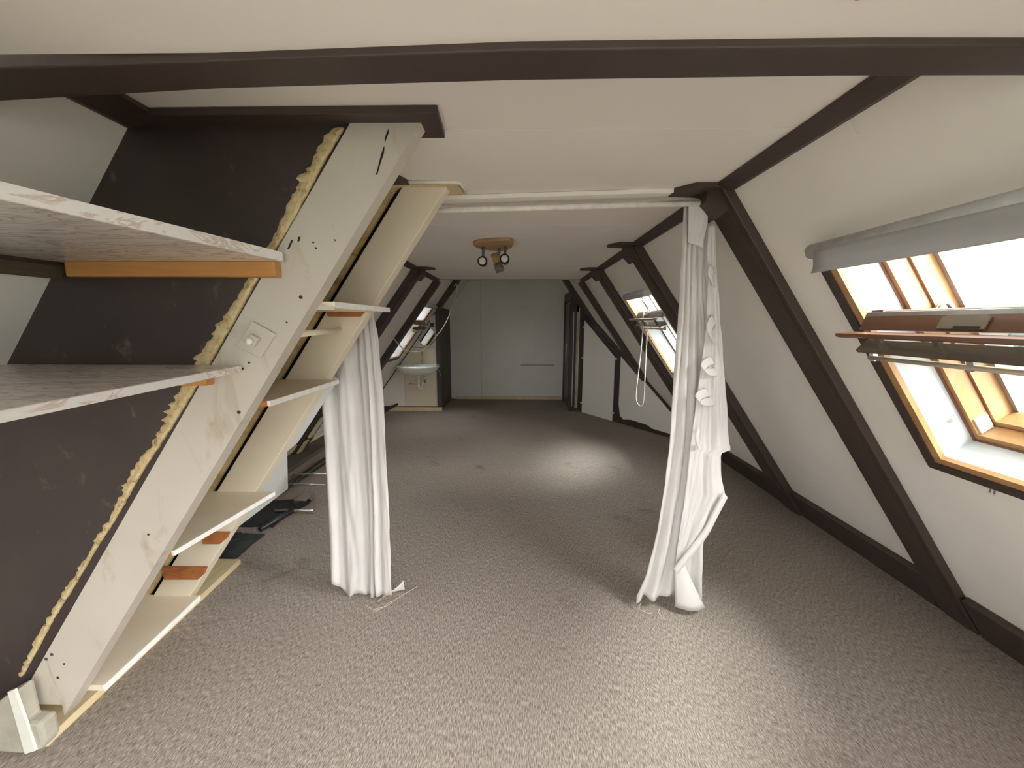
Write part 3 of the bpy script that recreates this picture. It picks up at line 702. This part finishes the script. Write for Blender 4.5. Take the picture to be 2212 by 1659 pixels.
# marbled shelves on the left
def marble_shelf(label, z0, z1, front, xl0, xl1):
    t = thing('marble_shelf', label, 'shelf', (front[0][0]-.3, 1.0, z0))
    a, b = front
    prism('board', [(xl0, 1.2345, z0), (a[0]-.012, 1.2345, z0), (a[0]-.002, 1.207, z0), (b[0]-.002, b[1], z0), (xl1, b[1], z0)], (0,0,z1-z0), 'marble', t, bev=.002)
    prism('edge_band', [(a[0]-.002, 1.207, z0+.001), (b[0]-.002, b[1], z0+.001), (b[0], b[1], z0+.001), (a[0], 1.207, z0+.001)], (0,0,z1-z0-.002), 'marble_edge', t)
    return t
marble_shelf('white marbled shelf seen from below, upper of the two on the left', 1.784, 1.812, [(-.718, 1.22), (-.84, .15)], -1.43, -1.43)
marble_shelf('white marbled shelf seen from above, lower of the two on the left', 1.441, 1.462, [(-.889, 1.22), (-.765, .15)], -1.68, -1.68)
box('shelf_batten', -1.392, -.742, 1.200, 1.2355, 1.738, 1.784, 'oak', None, bev=.003, label='orange pine batten across the partition under the upper marbled shelf', cat='batten')
box('shelf_batten', -1.60, -.998, 1.200, 1.2355, 1.398, 1.441, 'oak', None, bev=.003, label='orange pine batten end under the lower marbled shelf', cat='batten')
slab('shelf_batten', L, .515, .56, .15, 1.243, .0, .03, 'grey_wood', None, label='dim brown batten on the left slope under the upper marbled shelf', cat='batten')

# ================================================================== CURTAIN RAIL AND CURTAINS
prism('ceiling_batten', [(-.42, 1.965, 2.185), (-.42, 2.075, 2.185), (.845, 1.955, 2.185), (.80, 1.86, 2.185)], (0,0,.0195), 'ceil', None, bev=.002,
      label='flat white batten on the ceiling above the curtain rail', cat='batten')
tube('curtain_rail', [(-.95, 2.06, 2.150), (-.20, 2.00, 2.151), (.92, 1.895, 2.149)], .0135, 'plastic', None, n=14, label='white curtain rail across the room under the ceiling', cat='rail')

def interp(tab, z):
    tab = sorted(tab, key=lambda t: -t[0])
    if z >= tab[0][0]: return tab[0][1:]
    for a, b in zip(tab, tab[1:]):
        if z >= b[0]:
            t = (a[0]-z)/(a[0]-b[0]+1e-9); return tuple(p+(q-p)*t for p, q in zip(a[1:], b[1:]))
    return tab[-1][1:]
def drape(name, tab, Y, z0f, z1, folds, amp, parent, nx=90, nz=70, seed=0, mat='cloth', lean=0.0):
    V, F = [], []
    for j in range(nz+1):
        for i in range(nx+1):
            u = i/nx; zb = z0f(u); z = z1 + (zb - z1)*j/nz
            a, b = interp(tab, z)[:2]
            g = .75*u + .10*math.sin(u*6.0+seed) + .06*noise.noise(Vector((u*3+seed, z*.8, 0)))
            ph = folds*2*math.pi*g + .5*noise.noise(Vector((z*1.1, seed, 2)))
            am = amp*(.55+.45*(z1-z)/(z1-min(zb, 0)+1e-6))*(.7+.6*abs(noise.noise(Vector((u*4, seed, z*.6)))))
            wv = math.sin(ph); wv = math.copysign(abs(wv)**.9, wv)
            y = Y + am*wv + .006*noise.noise(Vector((u*14, z*7, seed))) + lean*(z1-z)
            x = a + (b-a)*u + am*.25*math.cos(ph)*(u*(1-u)*4) + .003*noise.noise(Vector((u*9, z*9, seed+5)))
            V.append((x, y, z))
    for j in range(nz):
        for i in range(nx):
            k = j*(nx+1)+i; F.append((k, k+1, k+nx+2, k+nx+1))
    o = mesh(name, V, F, mat, parent, smooth=True)
    m = o.modifiers.new('thick', 'SOLIDIFY'); m.thickness = .002
    return o
cl = thing('curtain', 'white pleated curtain hanging behind the slanting shelf unit', 'curtain', (-.9, 2.03, 0))
tabL = [(2.16, -.95, -.72), (1.64, -1.02, -.760), (1.545, -1.04, -.742), (1.23, -1.062, -.728), (.84, -1.072, -.726), (.57, -1.080, -.724), (.29, -1.088, -.730), (.05, -1.095, -.742)]
drape('cloth', tabL, 2.035, lambda u: .10 - .085*min(1, u*5) + .018*math.sin(u*17) + (.05 if u > .93 else 0), 2.16, 6.2, .022, cl, seed=1)
drape('side_fold', [(1.7, -.80, -.752), (1.2, -.79, -.722), (.6, -.80, -.716), (.15, -.82, -.724)], 2.005, lambda u: .02+.02*u, 1.7, 1.0, .014, cl, nx=14, nz=50, seed=4)
# turned-up flap at the foot
V = []; F = []
for i in range(9):
    for j in range(5):
        u, v = i/8, j/4
        V.append((-.80+.125*u, 1.99+.10*u-.02*v, .012+.07*u*v+.03*math.sin(u*4+v*2)*u*.5))
for i in range(8):
    for j in range(4): F.append((i*5+j, (i+1)*5+j, (i+1)*5+j+1, i*5+j+1))
o = mesh('hem_flap', V, F, 'cloth', cl, smooth=True); o.modifiers.new('thick', 'SOLIDIFY').thickness = .002
tube('loose_thread', smooth_path([(-.80, 1.93, .004), (-.74, 1.95, .006), (-.71, 2.0, .004), (-.66, 2.05, .01), (-.60, 2.12, .008)]), .0012, 'cord', cl, n=4)
tube('loose_thread', smooth_path([(-.86, 1.95, .01), (-.78, 1.92, .004), (-.73, 1.99, .004), (-.72, 1.96, .012)]), .0012, 'cord', cl, n=4)

cr = thing('curtain', 'white tie-top curtain with folded-over hem beside the dark right rafter', 'curtain', (.93, 1.95, 0))
tabR = [(2.165, .795, .925), (2.0, .800, .930), (1.91, .802, .935), (1.71, .806, .955), (1.55, .805, .985), (1.24, .800, 1.035), (.99, .800, 1.06),
        (.73, .787, 1.055), (.49, .765, 1.02), (.38, .750, 1.02), (.20, .715, 1.028), (.08, .675, 1.04)]
drape('cloth', tabR, 1.965, lambda u: .035 + .045*abs(math.sin(u*3.3)) + .02*math.sin(u*15), 2.165, 4.0, .022, cr, nx=100, nz=90, seed=11)
# front layer: turned-over cloth with the slanting hem
tabF = [(2.06, .895, .932), (1.9, .905, .942), (1.78, .915, .966), (1.55, .925, 1.000), (1.2, .905, 1.060), (.99, .895, 1.092), (.955, .893, 1.104), (.935, .893, 1.052), (.80, .890, 1.070), (.71, .886, 1.095), (.60, .880, 1.050), (.50, .874, 1.010), (.40, .868, .950), (.30, .862, .885), (.27, .861, .868)]
drape('front_fold', tabF, 1.915, lambda u: .27, 2.06, 1.6, .012, cr, nx=40, nz=110, seed=21)
hem = [(1.095, 1.897, .705), (1.05, 1.893, .60), (1.01, 1.892, .50), (.95, 1.892, .40), (.885, 1.892, .30), (.866, 1.894, .265)]
V, F = [], []
for i, (x, y, z) in enumerate(smooth_path(hem, 8)):
    V += [(x-.022, y+.002, z+.030), (x+.001, y-.002, z)]
for i in range(len(V)//2-1): F.append((2*i, 2*i+1, 2*i+3, 2*i+2))
o = mesh('hem_band', V, F, 'cloth', cr, smooth=True); o.modifiers.new('thick', 'SOLIDIFY').thickness = .004
# foot fold
V, F = [], []
for i in range(13):
    for j in range(9):
        u, v = i/12, j/8
        xl_ = .862 + .02*v; xr_ = 1.01 + .035*v
        z = .30*(1-v) + .045*v + .03*math.sin(v*3)*(1-u)*0
        V.append((xl_ + (xr_-xl_)*u*(.35+.65*v), 1.925 - .030*math.sin(u*3.0)*v, z + (1-u)*v*-.0 + .05*(1-u)*(1-v)*0))
for i in range(12):
    for j in range(8): F.append((i*9+j, (i+1)*9+j, (i+1)*9+j+1, i*9+j+1))
o = mesh('foot_fold', V, F, 'cloth', cr, smooth=True); o.modifiers.new('thick', 'SOLIDIFY').thickness = .002
def tab_loop(x, z, w_, h_, sw_):
    V, F = [], []; n = 12
    for i in range(n+1):
        a = math.pi*i/n*1.15
        cx = x - sw_*math.sin(a); cz = z - h_*(1-math.cos(a))/2; y = 1.905 - .022*math.sin(a)
        V += [(cx - w_*.25, y, cz + w_*.5*(.3+.7*abs(math.cos(a)))), (cx + w_*.35, y-.004, cz - w_*.5)]
    for i in range(n): F.append((2*i, 2*i+1, 2*i+3, 2*i+2))
    o = mesh('tie_loop', V, F, 'cloth', cr, smooth=True); o.modifiers.new('thick', 'SOLIDIFY').thickness = .003
    s_ = o.modifiers.new('sub', 'SUBSURF'); s_.levels = 1; s_.render_levels = 1
tab_loop(.925, 1.86, .05, .07, .020); tab_loop(.955, 1.62, .05, .10, .035); tab_loop(.965, 1.42, .045, .06, .06); tab_loop(.955, 1.26, .05, .05, .065); tab_loop(.925, 1.07, .03, .10, .02)
tabT = [(2.17, .79, .88), (2.06, .795, .885), (1.98, .80, .87)]
drape('heading', tabT, 1.905, lambda u: 1.98-.03*u, 2.17, 1.4, .008, cr, nx=24, nz=12, seed=31)
tube('loose_thread', smooth_path([(.70, 1.95, .05), (.69, 1.94, .02), (.72, 1.93, .004), (.75, 1.92, .003)]), .0012, 'cord', cr, n=4)
tube('loose_thread', smooth_path([(.80, 1.93, .03), (.79, 1.92, .015), (.80, 1.90, .003)]), .0012, 'cord', cr, n=4)

# ================================================================== LAMP
lp = thing('ceiling_lamp', 'wooden ceiling lamp with three grey swivel spots', 'lamp', (-.18, 3.1, 2.0))
base = [(-.338, 3.012), (-.30, 2.945), (-.163, 2.890), (-.06, 2.880), (-.032, 2.93), (-.035, 3.03), (-.047, 3.139), (-.085, 3.26), (-.15, 3.305), (-.24, 3.26), (-.32, 3.17), (-.342, 3.09)]
prism('base_plate', [(x, y, 2.182) for x, y in base], (0,0,.022), 'beech', lp, bev=.006)
def spot(x, y, dirv, arm_to, wood_back=False):
    a = tube('arm', [(x, y, 2.184), (x, y, 2.15), arm_to], [.014, .011, .011], 'grey_spot', lp, n=10)
    c = Vector(arm_to); dv = Vector(dirv).normalized()
    h_ = tube('spot_head', [c - dv*.055, c - dv*.05, c + dv*.045, c + dv*.05] if not wood_back else [c, c + dv*.075], [.020, .028, .036, .036] if not wood_back else [.034, .036], 'grey_spot', lp, n=20)
    if wood_back: tube('wood_sleeve', [c - dv*.075, c - dv*.07, c], [.024, .032, .032], 'beech', h_, n=20)
    tube('spot_ring', [c + dv*.035, c + dv*.056], .037, 'black' if not wood_back else 'grey_spot', h_, n=20)
    tube('bulb', [c + dv*.05, c + dv*.058, c + dv*.063], [.027, .027, .018], 'bulb', h_, n=16)
M['grey_spot'] = plain('grey_lamp_metal', (.20,.19,.17), .4, .5)
spot(-.272, 3.12, (-.02, -1, .02), (-.272, 3.10, 2.065))
spot(-.100, 3.10, (-.04, -1, .05), (-.100, 3.08, 2.078))
sp3 = spot(-.15, 3.18, (.35, .25, -1), (-.165, 3.18, 2.075), True)

# ================================================================== WASHBASIN, TAP, MIRROR, LAMP, CABLES
wbz = thing('washbasin', 'white oval washbasin hung on the cream boards at the far left', 'washbasin', (-1.83, 6.7, .60))
V, F = [], []; nu = 36
prof = [(1.0, .0), (1.02, -.012), (.99, -.035), (.86, -.10), (.55, -.15), (.25, -.165)]
inner = [(1.0, .0), (.93, .004), (.84, -.006), (.70, -.05), (.45, -.095), (.10, -.11)]
def ring(rf, dz):
    out = []
    for k in range(nu):
        a = 2*math.pi*k/nu
        x = -1.835 + .375*rf*math.cos(a); yy = math.sin(a)
        y = 6.66 + (.205*rf*yy if yy < 0 else .225*rf*yy**.6 if yy > 0 else 0)
        out.append((x, min(y, 6.885), .825 + dz))
    return out
for lst in (list(reversed(inner)), prof[1:]):
    for rf, dz in lst: V += ring(rf, dz)
nr = len(V)//nu
for i in range(nr-1):
    for k in range(nu): F.append((i*nu+k, i*nu+(k+1) % nu, (i+1)*nu+(k+1) % nu, (i+1)*nu+k))
F += [tuple(range(nu)), tuple(range((nr-1)*nu, nr*nu))]
mesh('basin', V, F, 'ceramic', wbz, smooth=True)
prism('tap_ledge', [(-2.14, 6.78, .80), (-1.53, 6.78, .80), (-1.49, 6.895, .80), (-2.18, 6.895, .80)], (0,0,.035), 'ceramic', wbz, bev=.012)
disc('overflow_hole', (-1.80, 6.775, .79), (0,-1,.3), .008, .004, 'black', wbz)
trap = tube('drain_trap', smooth_path([(-1.83, 6.68, .68), (-1.83, 6.68, .50), (-1.83, 6.68, .42), (-1.80, 6.70, .40), (-1.775, 6.72, .44), (-1.775, 6.74, .52), (-1.78, 6.89, .54)]), .020, 'plastic', wbz, n=12)
tube('trap_cup', [(-1.83, 6.68, .40), (-1.83, 6.68, .48)], .030, 'plastic', trap, n=14)
tube('drain_pipe', [(-1.83, 6.70, .50), (-2.05, 6.89, .47)], .014, 'plastic', wbz, n=10)
tube('stop_valve', smooth_path([(-1.80, 6.86, .63), (-1.76, 6.84, .60), (-1.75, 6.84, .52), (-1.77, 6.86, .50)]), .012, 'chrome', wbz, n=8)
tp = thing('mixer_tap', 'chrome swan-neck tap on the washbasin', 'tap', (-1.79, 6.82, .835))
tube('spout', smooth_path([(-1.79, 6.83, .83), (-1.79, 6.83, 1.02), (-1.785, 6.81, 1.065), (-1.775, 6.76, 1.065), (-1.772, 6.735, 1.02), (-1.772, 6.73, .985)]), .011, 'chrome', tp, n=10)
tube('tap_body', [(-1.79, 6.83, .832), (-1.79, 6.83, .90)], .018, 'chrome', tp, n=12)
tube('lever', [(-1.785, 6.82, .885), (-1.745, 6.80, .915)], .010, 'chrome', tp, n=8)
for _o in (wbz, tp): _o.location += Vector((.085, 0, .03))
mi = thing('octagonal_mirror', 'octagonal mirror above the washbasin reflecting the bright window', 'mirror', (-1.64, NY-.02, 1.19))
cx, cz, rx, rz2 = -1.625, 1.355, .155, .165
oc = [(cx+rx*math.cos(a)/math.cos(math.pi/8), NY-.012, cz+rz2*math.sin(a)/math.cos(math.pi/8)) for a in [math.pi/8+i*math.pi/4 for i in range(8)]]
prism('mirror_back', oc, (0,.010,0), 'metal', mi)
oc2 = [(cx+(x-cx)*.96, NY-.014, cz+(z-cz)*.96) for x, y, z in oc]
prism('mirror_glass', oc2, (0,.002,0), 'mirror', mi)
wl_ = thing('tube_lamp', 'small white tube lamp above the octagonal mirror', 'lamp', (-1.52, NY-.03, 1.53))
tube('tube', [(-1.52, NY-.04, 1.60), (-1.52, NY-.04, 1.73)], .028, 'plastic', wl_, n=16)
box('holder', -1.55, -1.49, NY-.06, NY-.001, 1.53, 1.60, 'blackmetal', wl_, bev=.003)
box('back_plate', -1.555, -1.485, NY-.012, NY-.001, 1.60, 1.76, 'plastic', wl_)
cab = [(-1.06, 6.55, 2.20), (-1.02, 6.53, 2.23), (-1.00, 6.50, 2.12), (-1.06, 6.44, 1.93), (-1.12, 6.32, 1.70), (-1.22, 6.24, 1.50), (-1.30, 6.12, 1.38), (-1.36, 5.96, 1.27),
       (-1.45, 5.85, 1.18), (-1.56, 5.72, 1.17), (-1.67, 5.60, 1.22), (-1.72, 5.35, 1.38), (-1.70, 5.05, 1.50), (-1.66, 4.80, 1.54), (-1.63, 4.68, 1.60)]
tube('hanging_cable', smooth_path(cab, 5), .008, 'cord', None, n=6, label='thin white cable looping from the rafter head to the left slope', cat='cable')
tube('hanging_cable', smooth_path([(-1.49, 6.84, 1.20), (-1.475, 6.83, 1.0), (-1.45, 6.83, .85), (-1.44, 6.83, .78), (-1.400, 6.835, .72), (-1.39, 6.835, .66)], 5), .005, 'cord', None, n=6, label='grey cable running down the post to the washbasin edge', cat='cable')
slab('plaster_patch', L, .78, 1.02, 4.60, 4.72, 0, .006, 'tape', None, label='pale plaster patch on the left slope where the cable ends', cat='patch')

# window pull cords
lc = thing('pull_cord', 'white looped blind cord hanging in front of the small right window', 'cord', (1.22, 3.8, .77))
tube('cord', smooth_path([(1.262, 3.93, 1.75), (1.245, 3.88, 1.5), (1.225, 3.86, 1.2), (1.20, 3.84, .92), (1.205, 3.83, .82), (1.235, 3.80, .775), (1.258, 3.79, .80), (1.265, 3.79, .90),
                          (1.265, 3.80, 1.2), (1.27, 3.82, 1.5), (1.275, 3.84, 1.75)], 6), .0055, 'cord', lc, n=6)
lc2 = tube('pull_cord', smooth_path([(1.20, 3.90, 1.86), (1.30, 3.86, 1.72), (1.27, 3.85, 1.60)], 4), .004, 'cord', None, n=5, label='short crossing cord at the top of the small right window', cat='cord')

# ================================================================== JUNK UNDER THE LEFT SLOPE
fr = thing('folding_frame', 'dark metal folding frame lying under the left slope', 'frame', (-2.1, 3.4, 0))
tube('frame_tube', [(-2.27, 3.3, .02), (-2.22, 4.3, .05)], .014, 'blackmetal', fr)
tube('frame_tube', [(-2.20, 3.35, .03), (-2.16, 4.3, .03)], .012, 'blackmetal', fr)
tube('frame_tube', [(-2.05, 3.20, .182), (-1.70, 3.20, .178)], .008, 'metal', fr)
tube('frame_tube', [(-2.00, 3.25, .255), (-1.70, 3.25, .262)], .008, 'metal', fr)
tube('frame_tube', [(-2.20, 3.15, .02), (-2.00, 3.25, .255)], .009, 'blackmetal', fr)
tube('frame_tube', [(-2.06, 3.02, .018), (-1.72, 3.02, .03)], .012, 'metal', fr)
tube('frame_tube', [(-1.98, 2.72, .025), (-1.86, 3.20, .025)], .022, 'blackmetal', fr)
tube('frame_tube', [(-2.18, 2.86, .0), (-2.16, 2.86, .17)], .008, 'metal', fr)
box('hinge_plate', -1.96, -1.86, 3.14, 3.30, .01, .055, 'metal', fr)
def rag(name, label, cx, cy, sx_, sy_, hgt, mat, seed, cat):
    V, F = [], []; n = 16
    for i in range(n+1):
        for j in range(n+1):
            u, v = i/n*2-1, j/n*2-1; e = max(0, 1-max(abs(u), abs(v))**3)
            jx = .12*noise.noise(Vector((u*1.5, v*1.5, seed)))
            z = .002 + hgt*e*(.35+.9*abs(noise.noise(Vector((u*2.2+seed, v*2.2, seed)))))
            V.append((cx+(u+jx)*sx_, cy+(v+jx)*sy_, z))
    for i in range(n):
        for j in range(n): F.append((i*(n+1)+j, (i+1)*(n+1)+j, (i+1)*(n+1)+j+1, i*(n+1)+j+1))
    o = mesh(name, V, F, mat, None, smooth=True, label=label, cat=cat); m = o.modifiers.new('thick', 'SOLIDIFY'); m.thickness = .003; return o
rag('dark_cloth', 'flat dark cloth on the carpet in front of the folding frame', -2.09, 3.02, .17, .24, .012, 'blackcloth', 3, 'cloth')
rag('dark_cloth', 'crumpled black cloth behind the raw plinth board', -2.07, 2.52, .15, .16, .10, 'blackcloth', 8, 'cloth')
rag('dark_cloth', 'black bundle under the left slope behind the rear slanting plank', -2.45, 2.75, .16, .40, .22, 'blackcloth', 12, 'cloth')
tube('dark_pole', [(-2.40, 5.9, .03), (-2.10, 6.55, .19)], .022, 'blackmetal', None, n=10, label='dark pole leaning low by the far left skirting', cat='pole')
tube('dark_pole', [(-2.46, 5.9, .03), (-2.18, 6.55, .16)], .018, 'blackcloth', None, n=10, label='black umbrella-like pole beside the leaning dark pole', cat='pole')
ps = thing('power_strip', 'yellowed power strip fixed on the foot of a left rafter behind the curtain', 'power strip', L(2.36, 4.39, .07))
slab('strip_body', L, 2.07, 2.36, 4.352, 4.432, .0665, .10, 'yellow_plastic', ps, bev=.006)
for k in range(4):
    c = L(2.105+.072*k, 4.392, .10); n_ = (L(0,0,1)-L(0,0,0))
    tube('socket', [c, c + n_*.004], .026, plain('socket_ring', (.5,.46,.30), .5) if k == 0 else bpy.data.materials['socket_ring'], ps, n=16, smooth=False)
slab('wood_offcut', L, 2.50, 2.62, 4.0, 4.75, 0.001, .03, 'rawpine', None, label='raw wood offcut along the foot of the left slope below the power strip', cat='offcut')
slab('foam_scrap', L, 2.42, 2.60, 4.345, 4.44, .0665, .085, 'foam', None, label='yellowish torn foam below the power strip on the left rafter foot', cat='foam scrap')
box('underlay_roll', -2.70, -2.45, 3.35, 5.6, 0.001, .05, plain('dark_underlay', (.10,.085,.07), .9), None, label='dark rolled underlay along the left slope', cat='underlay')

# small litter and marks
hk = thing('ceiling_hook', 'small metal hook in the ceiling at the upper edge of view', 'hook', (.50, .62, 2.06))
tube('hook_wire', smooth_path([(.512, .615, 2.08), (.502, .630, 2.078), (.492, .645, 2.074), (.497, .655, 2.072), (.512, .650, 2.074)], 4), .0022, 'metal', hk, n=6)
c = R(1.475, 1.36, .0)
sc_ = thing('screw_hook', 'tiny metal screw hooks under the right-edge window casing', 'hook', c)
for dy in (0, .014): tube('hook', [R(1.468, 1.372-dy, .005), R(1.476, 1.368-dy, .016), R(1.470, 1.362-dy, .022)], .003, 'chrome', sc_, n=6)
tube('cobweb_thread', smooth_path([R(.02, 1.20, .0)+Vector((.0,0,-.005)), R(.05, 1.205, .01), R(.085, 1.20, .012)], 4), .0009, 'cord', None, n=4, label='cobweb wisp under the right ceiling strip', cat='cobweb')
# floor scraps by the near rafter foot
slab('foam_scrap', R, 2.655, 2.69, 1.93, 2.20, .03, .045, 'foam', None, label='torn foam scrap at the foot of the nearest right rafter', cat='foam scrap')

# ================================================================== OUTSIDE
box('ground_outside', -120, 160, -120, 160, -4.2, -4.0, plain('pale_ground', (.12,.14,.11), .9), None, kind='structure', label='pale ground far below the roof windows', cat='ground')
ob = thing('terrace_wall', 'bright white and grey terrace wall seen through the right-edge window', 'wall', (6, 4.7, -4), kind='structure')
box('white_render', 6.0, 6.3, 0.5, 4.80, -4, 1.12, paint('white_render', (.50,.50,.50), (.58,.58,.58), .8, 3, .2, 30), ob)
box('concrete_post', 5.96, 6.3, 4.80, 4.93, -4, 1.25, paint('grey_concrete', (.13,.125,.12), (.18,.175,.165), .9, 9, .5, 25), ob)
gb = paint('light_blocks', (.20,.20,.18), (.26,.255,.24), .9, 5, .4, 25)
for k, z in enumerate((.62, .80, .96)): box('block', 6.0, 6.2, 4.94, 5.34, z-.15, z, gb, ob, bev=.012)
box('red_cloth', 5.95, 6.0, 3.9, 4.62, .48, .74, plain('red_fabric', (.30,.045,.035), .7), ob)
box('cloth_surround', 5.96, 6.0, 3.85, 4.66, .44, .76, plain('window_surround', (.09,.06,.07), .7), ob)  # dark frame around the red cloth
lv = thing('green_plant', 'bright green plant between the terrace blocks', 'plant', (5.99, 4.98, .84))
V, F = [], []
for i in range(26):
    a = random.uniform(0, 6.28); c0 = Vector((5.97+random.uniform(-.03,.03), 4.97+random.uniform(-.05,.05), .87+random.uniform(-.04,.05)))
    u_ = Vector((random.uniform(-.3,.3), math.cos(a), math.sin(a)))*.03; v_ = Vector((random.uniform(-.4,.4), -math.sin(a), math.cos(a)))*.012
    n = len(V); V += [c0-u_, c0+v_, c0+u_, c0-v_]; F.append((n, n+1, n+2, n+3))
mesh('leaves', V, F, plain('fresh_leaf', (.08,.16,.02), .5), lv)['kind'] = 'stuff'
# distant tree line
rt_ = random.Random(5)
tl = thing('treeline', 'hazy low treeline on the horizon beyond the roof window', 'trees', (110, 60, -4)); tl['kind'] = 'stuff'
V, F = [], []
for k in range(150):
    y = -40 + k*1.6; x = 115 + rt_.uniform(-4, 4); h_ = 7.6 + 1.6*noise.noise(Vector((k*.13, 0, 0)))*2 + rt_.uniform(-.5, .8); r_ = rt_.uniform(1.6, 2.8)
    n = len(V)
    for j in range(4):
        for i in range(6):
            a = i*math.pi/3 + j*.4; q_ = (1.0, 1.15, .8, .25)[j]*r_
            V.append((x+q_*math.cos(a), y+q_*math.sin(a), -4 + (0, .45, .8, 1.0)[j]*h_))
    for j in range(3):
        for i in range(6): F.append((n+j*6+i, n+j*6+(i+1) % 6, n+(j+1)*6+(i+1) % 6, n+(j+1)*6+i))
    F.append(tuple(n+18+i for i in range(6)))
o = mesh('tree_crowns', V, F, plain('hazy_green', (.085,.115,.10), .9), tl); o['kind'] = 'stuff'
